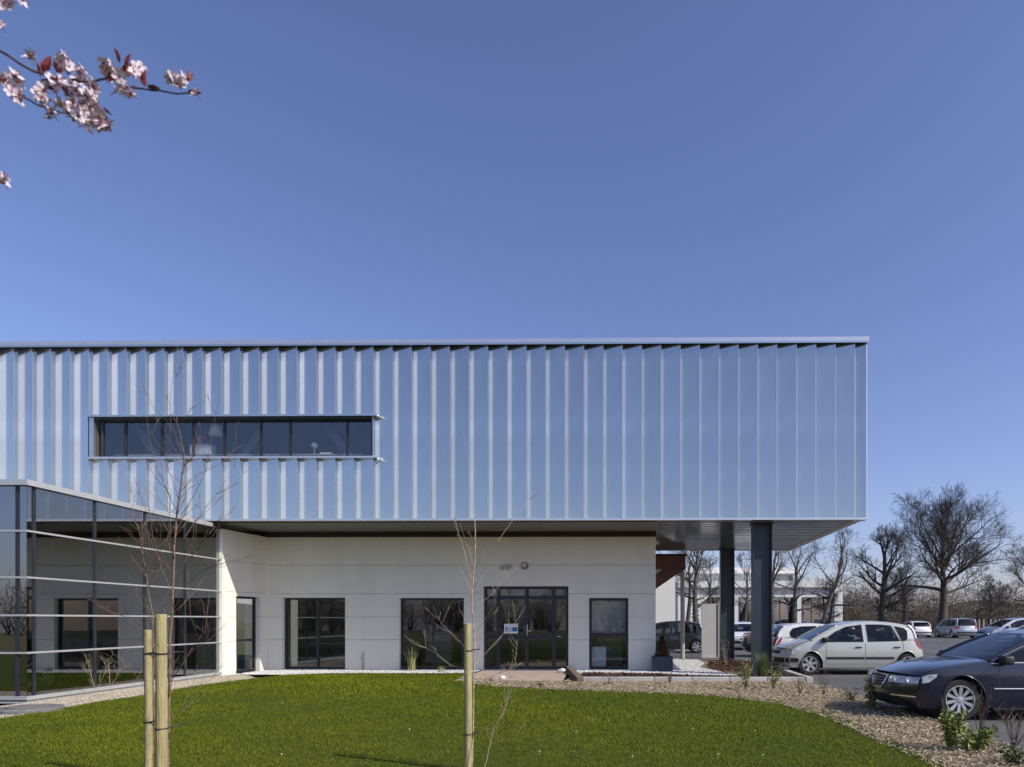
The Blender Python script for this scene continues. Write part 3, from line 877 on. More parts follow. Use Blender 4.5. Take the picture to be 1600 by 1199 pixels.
def blade_cloud(base, heading, length, width, lean, rs, curve=0.5):
    """a curved blade of 2 quads + tip approximated by 3 triangles"""
    n = len(base)
    h = np.stack([np.cos(heading), np.sin(heading), np.zeros(n)], 1)
    s = np.stack([-np.sin(heading), np.cos(heading), np.zeros(n)], 1)
    L = np.asarray(length)[:, None]; w = np.asarray(width)[:, None]; ln = np.asarray(lean)[:, None]
    up = np.array([0, 0, 1.0])
    p0 = base
    p1 = base + (up * np.cos(ln * (1 - curve)) + h * np.sin(ln * (1 - curve))) * L * 0.5
    p2 = p1 + (up * np.cos(ln * (1 + curve)) + h * np.sin(ln * (1 + curve))) * L * 0.5
    v = np.stack([p0 - s * w, p0 + s * w, p1 + s * w * .7, p0 - s * w, p1 + s * w * .7, p1 - s * w * .7, p1 - s * w * .7, p1 + s * w * .7, p2], 1).reshape(-1, 3)
    r = np.repeat(rs.random(n), 9)
    return v, r
def chips(n, poly, z, rs, lmin, lmax, asp, lift, ybias=True):
    xs = [p[0] for p in poly]; ys = [p[1] for p in poly]
    x = rs.uniform(min(xs), max(xs), n * 4); y = rs.uniform(min(ys), max(ys), n * 4)
    k = in_poly(x, y, poly)
    x, y = x[k][:n], y[k][:n]
    n = len(x)
    L = rs.uniform(lmin, lmax, n); a = rs.uniform(0, 6.283, n); tl = rs.normal(0, 0.35, n); tw = rs.normal(0, 0.45, n)
    d = np.stack([np.cos(a) * np.cos(tl), np.sin(a) * np.cos(tl), np.sin(tl)], 1)
    s = np.stack([-np.sin(a) * np.cos(tw), np.cos(a) * np.cos(tw), np.sin(tw)], 1)
    c = np.stack([x, y, z + rs.uniform(0, lift, n) + L * .15], 1)
    w = (L * rs.uniform(asp * .6, asp * 1.4, n))[:, None] / 2
    L2 = L[:, None] / 2
    v = np.stack([c - d * L2 - s * w, c + d * L2 - s * w * .7, c + d * L2 + s * w * .6, c - d * L2 + s * w], 1).reshape(-1, 3)
    return v, np.repeat(rs.random(n), 4)
def pebbles(n, poly, z, rs, rmin, rmax):
    xs = [p[0] for p in poly]; ys = [p[1] for p in poly]
    x = rs.uniform(min(xs), max(xs), n * 4); y = rs.uniform(min(ys), max(ys), n * 4)
    k = in_poly(x, y, poly)
    x, y = x[k][:n], y[k][:n]
    n = len(x)
    octa = np.array([[1, 0, 0], [0, 1, 0], [-1, 0, 0], [0, -1, 0], [0, 0, 1]], float)
    tri = np.array([[0, 1, 4], [1, 2, 4], [2, 3, 4], [3, 0, 4]])
    r = rs.uniform(rmin, rmax, n)
    P = octa[None] * r[:, None, None] * rs.uniform(0.7, 1.25, (n, 5, 1))
    a = rs.uniform(0, 6.28, n); ca, sa = np.cos(a), np.sin(a)
    X = P[:, :, 0] * ca[:, None] - P[:, :, 1] * sa[:, None] + x[:, None]
    Y = P[:, :, 0] * sa[:, None] + P[:, :, 1] * ca[:, None] + y[:, None]
    Z = P[:, :, 2] * 0.8 + z
    V = np.stack([X, Y, Z], 2)[:, tri].reshape(-1, 3)
    return V, np.repeat(rs.random(n), 12)
rs = np.random.default_rng(7)

# lawn blades: denser and finer towards the camera
def grass_field():
    vs, r = [], []
    for y0, y1, dens, ln, wd in ((4.6, 7.5, 4300, .026, .0021), (7.5, 10, 3200, .028, .0028), (10, 13.5, 2000, .031, .0042), (13.5, 20, 1100, .035, .0065)):
        xa, xb = -0.93 * y1 - 1.0, 4.9
        n = int((xb - xa) * (y1 - y0) * dens)
        x = rs.uniform(xa, xb, n); y = rs.uniform(y0, y1, n)
        k = in_poly(x, y, LAWN)
        x, y = x[k], y[k]
        cl = np.sin(x * 2.1 + 1.3 * np.sin(y * 1.7)) * np.sin(y * 2.6 + np.sin(x * 1.9)) * 0.5 + np.sin(x * 7.1 + y * 3.3) * np.sin(y * 8.3 - x * 2.2) * 0.3 + np.sin(x * .55 + 2) * np.sin(y * .8 + x * .3) * .6
        L = ln * (1 + 0.35 * cl) * rs.uniform(0.55, 1.35, len(x))
        v, q = blade_cloud(np.stack([x, y, np.full(len(x), .018)], 1), rs.uniform(0, 6.283, len(x)), L, wd * rs.uniform(.7, 1.3, len(x)), rs.uniform(0.15, 1.0, len(x)), rs)
        vs.append(v); r.append(np.clip(q * .75 + .12 + np.repeat(cl, 9) * .22, 0, 1))
    return np.concatenate(vs), np.concatenate(r)
v, r = grass_field()
tag(big_mesh('lawn_grass', v, 3, M['grass'], r), 'short mown green grass covering the foreground lawn', 'grass', kind='stuff')
v, r = chips(90000, MULCH, 0.014, rs, 0.010, 0.052, 0.30, 0.035)
tag(big_mesh('wood_chips', v, 4, M['chip'], r), 'pale wood chip mulch curving between the lawn and the car park', 'mulch', kind='stuff')
v, r = chips(9000, [(-1.2, 16.75), (4.25, 16.75), (4.25, 18.1), (2.9, 18.0), (1.5, 18.2), (.8, 18.8), (-1.2, 19.1)], 0.022, rs, 0.03, 0.09, 0.4, 0.03)
v2, r2 = chips(3500, [(2.8, 19.2), (4.2, 19.2), (4.2, 21.8), (3.7, 24.6), (2.7, 23.0), (2.4, 20.8)], 0.03, rs, 0.03, 0.09, 0.4, 0.12)
tag(big_mesh('bark_chips', np.concatenate([v, v2]), 4, M['bark'], np.concatenate([r, r2])), 'dark reddish bark chips in the bed behind the kerb', 'bark', kind='stuff')
v, r = pebbles(6000, PEB1, 0.03, rs, .015, .035); v2, r2 = pebbles(9000, PEB2, 0.03, rs, .018, .045)
tag(big_mesh('white_pebbles', np.concatenate([v, v2]), 3, M['gravel'], np.concatenate([r, r2])), 'white pebbles strewn along the foot of the recessed wall and columns', 'gravel', kind='stuff')
v, r = pebbles(9000, [(-13, 11.1), (-13, 11.75), (GX + .1, 11.75), (GX + .1, 18.5), (-10.4, 18.5)] + [tuple((p + Vector((0.05, -0.05, 0)))[:2]) for p in le[5::-1]], 0.016, rs, .010, .024)
tag(big_mesh('beige_grit', v, 3, M['sand'], r), 'beige grit strip along the foot of the glazed block', 'gravel', kind='stuff')

# manhole slab, rocks, log
p = gp(45, 1113)
mh = thing('manhole_cover', 'round dark concrete manhole slab at the left edge of the lawn', 'manhole', (p.x, p.y, 0.015))
MB().lathe([(0.46, 0), (0.46, 0.05), (0.44, 0.07), (0.0001, 0.072)], 28, 'z').build('ring', M['manhole'], mh)
MB().lathe([(0.30, 0.0725), (0.30, 0.085), (0.0001, 0.087)], 28, 'z').build('lid', M['manhole'], mh)
def rock(px, py, r, m, label, flat=0.7):
    p = gp(px, py)
    bm = bmesh.new()
    bmesh.ops.create_icosphere(bm, subdivisions=2, radius=r)
    rr = random.Random(int(px * 7 + py))
    for v in bm.verts:
        v.co *= rr.uniform(0.8, 1.12)
        v.co.z *= flat
        v.co.x *= 1.25
    me = bpy.data.meshes.new('rock'); bm.to_mesh(me); bm.free()
    me.materials.append(M[m])
    o = bpy.data.objects.new('rock', me); C.objects.link(o)
    o.location = (p.x, p.y, r * flat * 0.75 + 0.02)
    return tag(o, label, 'rock')
rock(878, 1053, 0.11, 'rock', 'largest white rock, at the right corner of the entrance step')
rock(785, 1064, 0.06, 'rock', 'small white rock on the sandy path before the entrance', 1.1)
rock(770, 1066, 0.07, 'greyrock', 'small grey rock on the sandy path beside a white one')
rock(760, 1067, 0.045, 'greyrock', 'smallest grey rock at the left edge of the sandy path')
rock(958, 1055, 0.045, 'rock', 'single small white rock on the dark bark bed under the narrow window')
a, b = gp(888, 1050), gp(907, 1068)
lg = thing('timber_beam', 'weathered dark timber beam lying beside the entrance path', 'timber', tuple((a + b) / 2))
mb = MB(); mb.bar((a - b) / 2 + Vector((0, 0, .11)), (b - a) / 2 + Vector((0, 0, .07)), 0.15, 0.13)
mb.build('beam', M['log'], lg)

# ------------------------------------------------------------------ plants in the beds
def shrub(px, py, h, rad, n, m, label, leaf=0.06, seed=1, cat='shrub', stems=7, asp=.45, group=None):
    p = gp(px, py)
    r_ = np.random.default_rng(seed)
    o = thing('shrub', label, cat, (p.x, p.y, 0.0), 0, group)
    mb = MB()
    pts = []
    for i in range(stems):
        a = r_.uniform(0, 6.28); t = r_.uniform(0.3, 1.0)
        hh = h * r_.uniform(0.65, 1.0)
        tip = Vector((math.cos(a) * rad * t, math.sin(a) * rad * t, hh))
        mid = Vector((tip.x * .35, tip.y * .35, hh * .5))
        mb.tube([(0, 0, 0), mid, tip], [0.009, 0.006, 0.003], 4)
        for k in range(n // stems):
            q = r_.uniform(.15, 1)
            c = (mid * (2 * q) if q < .5 else mid.lerp(tip, 2 * q - 1)) + Vector(r_.normal(0, rad * .13, 3))
            pts.append((c.x, c.y, max(c.z, .02)))
    mb.build('stems', M['twig'], o)
    v, r = leaf_cloud(np.array(pts), r_.uniform(leaf * .6, leaf * 1.2, len(pts)), r_, asp)
    big_mesh('foliage', v, 3, M[m], r, o)
    return o
shrub(1165, 1080, .72, .20, 320, 'leaf', 'upright yellow-green shrub left of the nearer dark column', .055, 11)
shrub(1209, 1078, .55, .20, 280, 'leaf', 'yellow-green shrub right of the nearer dark column', .055, 12)
shrub(1330, 1098, .30, .24, 240, 'darkleaf', 'low dark green shrub left of the bushy one by the car grille', .045, 13)
shrub(1362, 1112, .60, .22, 640, 'leaf', 'bushy bright green shrub in front of the dark car grille', .06, 14)
shrub(1484, 1174, .50, .17, 420, 'leaf', 'tall leafy green shrub below the dark car front wheel', .075, 15)
shrub(1522, 1176, .30, .23, 420, 'leaf', 'lower spreading green shrub right of the tall leafy one', .075, 16)
shrub(1412, 1124, .12, .16, 140, 'darkleaf', 'tiny grey-green plant between the two leafy shrubs', .04, 17)
shrub(1592, 1200, .22, .22, 200, 'darkleaf', 'dark plant in the wood chips at the lower right corner', .06, 18)
shrub(972, 1048, .22, .16, 150, 'leaf', 'small green plant under the narrow window', .05, 19)
shrub(1047, 1068, .26, .09, 80, 'darkleaf', 'small brownish plant before the kerb near the planter', .04, 20)
shrub(845, 1074, .11, .16, 110, 'darkleaf', 'low dark weed on the lawn edge before the entrance path', .05, 21)
def twiggy(px, py, h, spread, n, label, seed, m='twig'):
    p = gp(px, py)
    r_ = random.Random(seed)
    o = thing('dry_plant', label, 'plant', (p.x, p.y, 0))
    mb = MB()
    for i in range(n):
        a = r_.uniform(0, 6.28); t = r_.uniform(.1, 1) * spread
        tip = Vector((math.cos(a) * t, math.sin(a) * t, h * r_.uniform(.6, 1)))
        mid = tip * .5 + Vector((r_.uniform(-.04, .04), r_.uniform(-.04, .04), .03))
        mb.tube([(0, 0, 0), mid, tip], [.006, .004, .002], 3)
        for k in range(4):
            q = mid.lerp(tip, r_.random())
            mb.tube([q, q + Vector((r_.uniform(-.12, .12), r_.uniform(-.12, .12), r_.uniform(.03, .14)))], [.003, .0015], 3)
    mb.build('stems', M[m], o)
    return o
twiggy(1250, 1086, .5, .22, 12, 'dry leafless plant in the wood chips left of the silver car wheel', 31)
twiggy(1287, 1088, .5, .16, 9, 'thin dry leafless plant under the silver car front wheel', 32)
twiggy(1530, 1160, .75, .16, 9, 'tall dry stems in front of the dark car front wheel', 33)
twiggy(1585, 1170, .45, .32, 16, 'spreading dry leafless bush at the right edge', 34)
twiggy(1400, 1118, .30, .2, 9, 'low dry twigs beside the bushy shrub at the car grille', 35)
twiggy(567, 1049, .62, .06, 3, 'thin dry stem standing against the wall between two windows', 36)
twiggy(950, 1072, .28, .3, 12, 'faint dry plants along the kerb below the narrow window', 37)
twiggy(1135, 1045, 1.0, .25, 9, 'bare pale shrub at the foot of the farther column', 38, 'palebark')
# strappy clump before the second window, broom at the column foot
def clump(px, py, n, h, m, label, name, lean=.6, w=.012, seed=3, z=.03):
    p = gp(px, py)
    r_ = np.random.default_rng(seed)
    o = thing(name, label, 'plant', (p.x, p.y, z))
    base = np.stack([r_.normal(0, .05, n), r_.normal(0, .05, n), np.zeros(n)], 1)
    v, r = blade_cloud(base, r_.uniform(0, 6.28, n), h * r_.uniform(.55, 1.05, n), np.full(n, w), r_.uniform(0.05, lean, n), r_)
    big_mesh('blades', v, 3, M[m], r, o)
    return o
clump(644, 1050, 64, .90, 'straw', 'yellowish strappy grass clump in front of the second ground floor window', 'ornamental_grass', .62, .011, 41)
clump(1192, 1064, 420, .75, 'broom', 'dense dark green broom clump round the foot of the nearer column', 'broom_plant', .5, .005, 42)
clump(690, 1052, 60, .22, 'straw', 'low dry tuft beside the young tree stake before the window', 'grass_tuft', .9, .004, 43)
# browned conifer standing in the planter
cn = thing('potted_conifer', 'browned cone shaped conifer growing in the slate planter', 'conifer', (1.0, 19.85, 0.411))
r_ = np.random.default_rng(9)
n = 2600
z = r_.random(n) ** 1.4 * .62
rad = .23 * (1 - z / .66) * np.sqrt(r_.random(n)) + .015
a = r_.uniform(0, 6.28, n)
v, r = leaf_cloud(np.stack([rad * np.cos(a), rad * np.sin(a), z], 1), r_.uniform(.03, .07, n), r_, .35, .8)
big_mesh('foliage', v, 3, M['deadcone'], r, cn)
MB().tube([(0, 0, 0), (0, 0, .55)], [.02, .005], 6).build('stem', M['twig'], cn)
# daisies in the lawn
for i, (px, py) in enumerate(((1180, 1148), (1083, 1145), (1057, 1100), (988, 1190), (1192, 1188), (690, 1070), (610, 1068), (843, 1182), (1122, 1187), (640, 1146), (441, 1103), (535, 1095), (440, 1187), (900, 1150))):
    p = gp(px, py)
    o = MB().lathe([(0.006, 0.035), (0.011, 0.039), (0.003, 0.043)], 8, 'z').tube([(0, 0, 0), (0, 0, .035)], .0012, 3).build('daisy', M['daisy'])
    o.location = (p.x, p.y, .02)
    tag(o, 'tiny white daisy dotted in the mown lawn', 'daisy', 'daisies in the lawn')

# ------------------------------------------------------------------ stakes and young trees
def stake(p, r, h, label, ties):
    o = thing('tree_stake', label, 'stake', (p[0], p[1], 0), 0, 'timber stakes of the young trees')
    rr = random.Random(int(abs(p[0]) * 100))
    n = 14
    mb = MB()
    k = 14
    for i in range(k):
        z = h * i / (k - 1)
        for j in range(n):
            a = 6.2832 * j / n
            q = r * (1 + rr.uniform(-.025, .025))
            mb.v.append((q * math.cos(a) + .004 * math.sin(z * 3), q * math.sin(a), z))
    for i in range(k - 1):
        for j in range(n):
            mb.f.append((i * n + j, i * n + (j + 1) % n, (i + 1) * n + (j + 1) % n, (i + 1) * n + j))
    b0 = len(mb.v)
    for j in range(n):
        a = 6.2832 * j / n
        mb.v.append((r * .88 * math.cos(a), r * .88 * math.sin(a), h + r * .12))
    for j in range(n):
        mb.f.append(((k - 1) * n + j, (k - 1) * n + (j + 1) % n, b0 + (j + 1) % n, b0 + j))
    mb.f.append(tuple(range(b0, b0 + n)))
    mb.build('pole', M['stake'], o)
    for z, q in ties:
        q = Vector(q)
        tm = MB()
        ring = [Vector((math.cos(t * 6.2832 / 16) * (r + .004), math.sin(t * 6.2832 / 16) * (r + .004), z)) for t in range(17)]
        tm.tube(ring, .006, 5)
        tm.tube([Vector((0, -r - .004, z)), Vector((q.x, q.y - .02, z + .01)), Vector((q.x + .03, q.y, z + .01)), Vector((q.x, q.y + .025, z + .01)), Vector((0, r + .004, z))], .006, 5)
        tm.build('rubber_tie', M['rubber'], o)
    return o
YA, YB2, YC = 5.6, 6.3, 6.75
sa, sb, sc_ = pt(252, 961, YA), pt(231.5, 985, YB2), pt(731, 975, YC)
stake(sa, .0425, sa.z, 'thick tall timber stake, nearer of the left pair on the lawn', ((1.5 - (1022 - 969) * YA / 1080, (.085, .1)), (1.5 - (1140 - 969) * YA / 1080, (.085, .1))))
stake(sb, .033, sb.z, 'thinner shorter timber stake, farther of the left pair on the lawn', ((1.5 - (1022 - 969) * YB2 / 1080, (.065, .0)), (1.5 - (1130 - 969) * YB2 / 1080, (.065, .0))))
stake(sc_, .0375, sc_.z, 'single timber stake in the middle of the lawn', ((1.5 - (1017 - 969) * YC / 1080, (.075, .05)), (1.5 - (1148 - 969) * YC / 1080, (.075, .05))))

def sapling(name, label, base_y, stems, m, seed, twig=1.0):
    """stems: list of (pixel polyline, r0, r1, number of twigs, depth drift)"""
    rr = random.Random(seed)
    first = stems[0][0][0]
    root = pt(*first, base_y)
    o = thing(name, label, 'young tree', (root.x, root.y, 0))
    off = Vector((root.x, root.y, 0))
    trunk = MB(); tw = MB()
    for i, (pl, r0, r1, nt, drift) in enumerate(stems):
        P = []
        for k, (px, py) in enumerate(pl):
            f = k / (len(pl) - 1)
            P.append(pt(px, py, base_y + drift * f + (drift and 0.02)) - off)
        Q = []
        for k in range(len(P) - 1):
            for s_ in range(4):
                q = P[k].lerp(P[k + 1], s_ / 4)
                Q.append(q + Vector((rr.uniform(-1, 1), rr.uniform(-1, 1), 0)) * .004)
        Q.append(P[-1])
        rad = [r0 + (r1 - r0) * k / (len(Q) - 1) for k in range(len(Q))]
        rad = [q * .8 for q in rad] if i == 0 else [q * .62 for q in rad]
        trunk.tube(Q, rad, 7 if r0 > .008 else 5) if i == 0 else tw.tube(Q, rad, 5)
        for t in range(int(nt * 1.8)):
            k = rr.randrange(int(len(Q) * .25), len(Q) - 1)
            d = (Q[k + 1] - Q[k]).normalized()
            a = rr.uniform(0, 6.28)
            side = Vector((math.cos(a), math.sin(a), 0))
            L = rr.uniform(.10, .42) * twig
            d2 = (d * rr.uniform(.5, 1.0) + side * rr.uniform(.4, .8)).normalized()
            e1 = Q[k] + d2 * L * .5
            e2 = e1 + (d2 * .8 + Vector((rr.uniform(-.2, .2), rr.uniform(-.2, .2), .35))).normalized() * L * .5
            q = rad[k] * .5
            tw.tube([Q[k], e1, e2], [max(.0017, q * .8), max(.0014, q * .55), .001], 4)
            for u in range(rr.randrange(0, 3)):
                c = e1.lerp(e2, rr.random())
                tw.tube([c, c + (d2 + Vector((rr.uniform(-.8, .8), rr.uniform(-.8, .8), rr.uniform(-.1, .7)))).normalized() * L * .35], [.0018, .001], 3)
    trunk.build('trunk', M[m], o, smooth=True)
    tw.build('branches', M[m], o, smooth=True)
    return o
ga = 969 + 1.5 * 1080 / 5.75
sapling('young_tree', 'leafless red-barked young tree right of the thick tall stake', 5.75, [
    ([(262, ga), (263, 1150), (264, 1090), (266, 1000), (270, 920), (274, 830), (279, 780), (286, 730), (288, 712)], .0155, .006, 22, 0),
    ([(288, 712), (283, 690), (276, 655), (275, 600), (281, 555)], .005, .0016, 3, .1),
    ([(279, 780), (270, 752), (259, 720), (267, 680), (266, 620), (275, 563)], .004, .0014, 3, -.2),
    ([(276, 800), (263, 772), (247, 735), (233, 685), (227, 632)], .004, .0014, 3, .25),
    ([(285, 757), (306, 745), (325, 730)], .0035, .0013, 2, .2),
    ([(277, 812), (300, 780), (322, 735), (335, 660), (343, 612)], .004, .0014, 3, -.3),
    ([(285, 845), (312, 805), (345, 762), (372, 722)], .0042, .0014, 4, .3),
    ([(275, 905), (300, 870), (325, 830), (350, 800)], .0042, .0014, 5, -.2),
    ([(270, 930), (250, 880), (238, 830), (232, 790)], .004, .0014, 5, .3),
    ([(268, 960), (290, 915), (318, 890), (340, 880)], .004, .0014, 5, -.3),
    ([(266, 1060), (285, 1030), (320, 990), (338, 960)], .0035, .0013, 7, -.2),
    ([(265, 1130), (288, 1100), (305, 1060)], .003, .0012, 4, .2),
    ([(272, 880), (262, 840), (265, 790), (262, 745)], .004, .0014, 4, -.3)], 'sapbark', 3, 1.0)
gb = 969 + 1.5 * 1080 / 6.35
sapling('young_tree', 'thin leafless young tree between the two left stakes', 6.35, [
    ([(239, gb), (240, 1100), (240, 1020), (238, 960), (229, 905), (223, 870), (218, 830), (205, 800)], .010, .003, 26, 0),
    ([(224, 880), (222, 840), (222, 780), (218, 750)], .004, .0014, 5, .2),
    ([(232, 920), (245, 880), (250, 850), (252, 800)], .004, .0014, 6, -.2),
    ([(230, 905), (212, 880), (198, 892)], .0035, .0013, 4, .2),
    ([(240, 1010), (225, 985), (205, 968), (188, 960)], .003, .0012, 5, -.3),
    ([(239, 1090), (215, 1060), (200, 1040), (185, 1022)], .003, .0012, 5, .4)], 'sapbark', 4, .9)
for k, (x0, tw_, sd, lab) in enumerate(((150, [(150, 1080), (141, 1050), (133, 1022)], 5, 'short bare whip shrub left of the stakes, by the glass foot'), (172, [(172, 1078), (171, 1045), (168, 1028)], 6, 'tiny bare whip nearest the thin stake, by the glass foot'))):
    g = gp(x0, 1092 if k == 0 else 1090)
    sapling('bare_shrub', lab, g.y, [([(x0, 1093)] + tw_, .007, .002, 9, 0), ([tw_[0], (x0 + 12, 1055), (x0 + 22, 1030)], .004, .0015, 6, .15)], 'palebark', sd, .7)
gc = 969 + 1.5 * 1080 / 6.85
sapling('young_tree', 'leafless pale sapling tied to the single middle stake', 6.85, [
    ([(738, gc), (739, 1130), (741, 1050), (742, 990), (738, 960), (737, 930), (741, 890), (743, 850), (742, 810)], .0115, .005, 9, 0),
    ([(742, 810), (739, 790), (735, 760), (730, 715), (724, 675)], .0042, .0013, 1, .1),
    ([(738, 915), (726, 865), (713, 820), (704, 795), (698, 775)], .0042, .0013, 1, .2),
    ([(741, 885), (729, 850), (719, 818)], .0035, .0013, 1, -.2),
    ([(740, 950), (765, 932), (783, 912), (800, 895), (812, 882)], .0036, .0013, 2, .2),
    ([(775, 850), (795, 822), (815, 795), (836, 768)], .003, .0012, 1, .4),
    ([(742, 990), (760, 965), (774, 940), (779, 920)], .0036, .0013, 2, -.2),
    ([(741, 1040), (755, 1025), (785, 992), (806, 972), (822, 947)], .0045, .0014, 3, .25),
    ([(741, 1030), (712, 995), (690, 975), (676, 945)], .0032, .0012, 3, .3),
    ([(741, 1050), (705, 1040), (680, 1020), (660, 1010)], .003, .0012, 4, -.3),
    ([(737, 930), (728, 905), (720, 890)], .003, .0012, 1, .2),
    ([(740, 1075), (760, 1060), (782, 1050)], .003, .0012, 3, -.2)], 'palebark', 8, .8)
gd = 969 + 1.5 * 1080 / 6.6
sapling('sapling_whip', 'slender leaning bare whip right of the middle stake', 6.6, [
    ([(754, gd), (762, 1180), (771, 1140), (790, 1105), (802, 1070), (806, 1030), (808, 1000)], .006, .0015, 10, 0),
    ([(792, 1100), (797, 1060), (800, 1035)], .003, .0012, 3, .1),
    ([(771, 1140), (750, 1137), (735, 1137)], .0028, .0012, 1, .1),
    ([(768, 1165), (800, 1150), (820, 1130)], .0025, .0012, 2, -.1)], 'palebark', 9, .5)

# ------------------------------------------------------------------ flowering plum beside the camera
YP = 1.36
off = Vector((-3.25, 0.95, 0))
PL = thing('flowering_plum_tree', 'flowering plum branches with pale pink blossom and dark red leaves at upper left', 'tree', tuple(off))
A1, A2 = Vector((-1.65, 1.45, 2.70)) - off, Vector((-1.60, 1.42, 2.28)) - off
tr = MB()
tr.tube([(0, 0, 0), (.02, .01, .3), (.04, 0, .8), (-.01, .02, 1.2), (.03, .0, 1.55)], [.085, .066, .058, .055, .048], 10)
tr.build('trunk', M['plumbark'], PL, smooth=True)
br = MB()
pr_ = random.Random(77)
spots_ = []                                  # places for blossom on the boughs
def clear(q):                                # keeps the boughs on the tree's own side of the view
    w_ = q + off
    return w_.x < -1.0 * max(w_.y, 0) - .22
def curve(a, b, n, sag, wob_):
    out = []
    for k in range(n + 1):
        t = k / n
        q = Vector(a).lerp(Vector(b), t) + Vector((0, 0, math.sin(t * math.pi) * sag))
        if 0 < k < n:
            q += Vector((pr_.uniform(-1, 1), pr_.uniform(-1, 1), pr_.uniform(-1, 1))) * wob_
        out.append(q)
    return out
def bough(P, r0, r1, lev):
    n = len(P) - 1
    rad = [r0 + (r1 - r0) * (k / n) ** .8 for k in range(n + 1)]
    br.tube(P, rad, 8 if lev == 0 else 5)
    if lev >= 1:
        for k in range(n * (4 if lev == 1 else 5)):
            t = pr_.uniform(.15, 1) * n
            q = P[min(n - 1, int(t))].lerp(P[min(n, int(t) + 1)], t % 1)
            spots_.append(q + Vector((pr_.gauss(0, .014), pr_.gauss(0, .014), pr_.gauss(0, .014))))
    if lev >= 2:
        return
    for k in range(9 if lev == 0 else 5):
        t = pr_.uniform(.25, .98) * n
        i_ = min(n - 1, int(t))
        q = P[i_].lerp(P[i_ + 1], t - i_)
        d_ = (P[i_ + 1] - P[i_]).normalized()
        s_ = (Matrix.Rotation(pr_.uniform(0, 6.28), 3, d_) @ d_.orthogonal().normalized())
        e_ = (d_ * .7 + s_ * .7 + Vector((0, 0, .35))).normalized() * (pr_.uniform(.5, .95) if lev == 0 else pr_.uniform(.2, .45))
        C_ = curve(q, q + e_, 5, .03, .012)
        if all(clear(x) for x in C_):
            bough(C_, rad[i_] * .42, .0025, lev + 1)
fk = Vector((.03, 0, 1.53))
bough(curve(fk, A1, 7, .12, .02), .036, .008, 0)
bough(curve(Vector((.0, .01, 1.25)), A2, 7, .06, .02), .030, .007, 0)
for e_ in ((-.9, .5, 3.1), (-.5, -.7, 3.2), (.15, .35, 3.4), (-1.2, -.2, 2.7), (.35, -.6, 3.1)):
    bough(curve(fk, Vector(e_), 7, .15, .03), .034, .006, 0)
b1 = [A1 + off] + [pt(px, py, YP + d) for px, py, d in ((-60, 55, .02), (0, 80, 0), (45, 108, .0), (75, 120, -.01), (110, 128, .0), (150, 127, .01), (170, 122, .01), (200, 137, 0), (225, 139, 0), (250, 142, .01), (275, 147, .0), (300, 146, -.01))]
b2 = [A2 + off] + [pt(px, py, YP + .05 + d) for px, py, d in ((-60, 110, .0), (0, 130, 0), (20, 143, 0), (40, 154, .01), (60, 165, 0), (85, 172, 0), (105, 178, .01), (118, 185, 0), (140, 190, -.01))]
b3 = [pt(110, 128, YP), pt(125, 140, YP - .02), pt(140, 160, YP - .03), pt(155, 180, YP - .03)]
b4 = [A2 + off, pt(-70, 250, YP + .1), pt(-20, 268, YP + .1), pt(4, 281, YP + .1)]
b5 = [A1 + off, pt(-40, -40, YP + .1), pt(10, -15, YP + .1), pt(40, -8, YP + .1)]
for b, r0, r1 in ((b1, .006, .0014), (b2, .005, .0012), (b3, .0016, .001), (b4, .004, .0012), (b5, .004, .0012)):
    rr = random.Random(int(r0 * 1e5) + len(b))
    Q = []
    for k in range(len(b) - 1):
        for s_ in range(3):
            Q.append(b[k].lerp(b[k + 1], s_ / 3) - off + Vector((rr.uniform(-1, 1), 0, rr.uniform(-1, 1))) * .0012)
    Q.append(b[-1] - off)
    k0 = len(Q)
    br.tube(Q, [(r0 if k < 4 else .0026 + (r1 - .0026) * (k - 4) / max(1, k0 - 5)) if len(b) > 4 else r0 + (r1 - r0) * k / (k0 - 1) for k in range(k0)], 6)
br.build('branches', M['plumbark'], PL, smooth=True)
def petal_mesh():
    mb = MB()
    for j in range(5):
        a = j * 1.2566
        c, s_ = math.cos(a), math.sin(a)
        pr_ = [(0.001, 0, .001), (.0055, -.0042, .003), (.0105, -.0045, .0045), (.0135, 0, .004), (.0105, .0045, .0045), (.0055, .0042, .003), (.007, 0, .0015)]
        v = [(x * c - y * s_, x * s_ + y * c, z) for x, y, z in pr_]
        mb.add(v, [(0, 1, 6), (1, 2, 6), (2, 3, 6), (3, 4, 6), (4, 5, 6), (5, 0, 6)])
    return mb
blossom0 = petal_mesh().build('blossom', M['petal'], PL)
st = MB().lathe([(.0035, -.002), (.002, .0005), (.0006, .001)], 7, 'z').tube([(0, 0, -.002), (.001, 0, -.014)], .0007, 4)
for j in range(7):
    a = j * .9
    st.tube([(0, 0, .001), (.004 * math.cos(a), .004 * math.sin(a), .008)], .0004, 3)
st.build('calyx', M['stamen'], blossom0)
lm = MB()
lm.add([(0, 0, 0), (.008, -.0065, .001), (.019, -.006, .002), (.030, 0, 0), (.019, .006, .002), (.008, .0065, .001), (.013, 0, -.0025)],
       [(0, 1, 6), (1, 2, 6), (2, 3, 6), (3, 4, 6), (4, 5, 6), (5, 0, 6)])
leaf0 = lm.build('leaf', M['redleaf'], PL)
rr = random.Random(21)
used = [False, False]
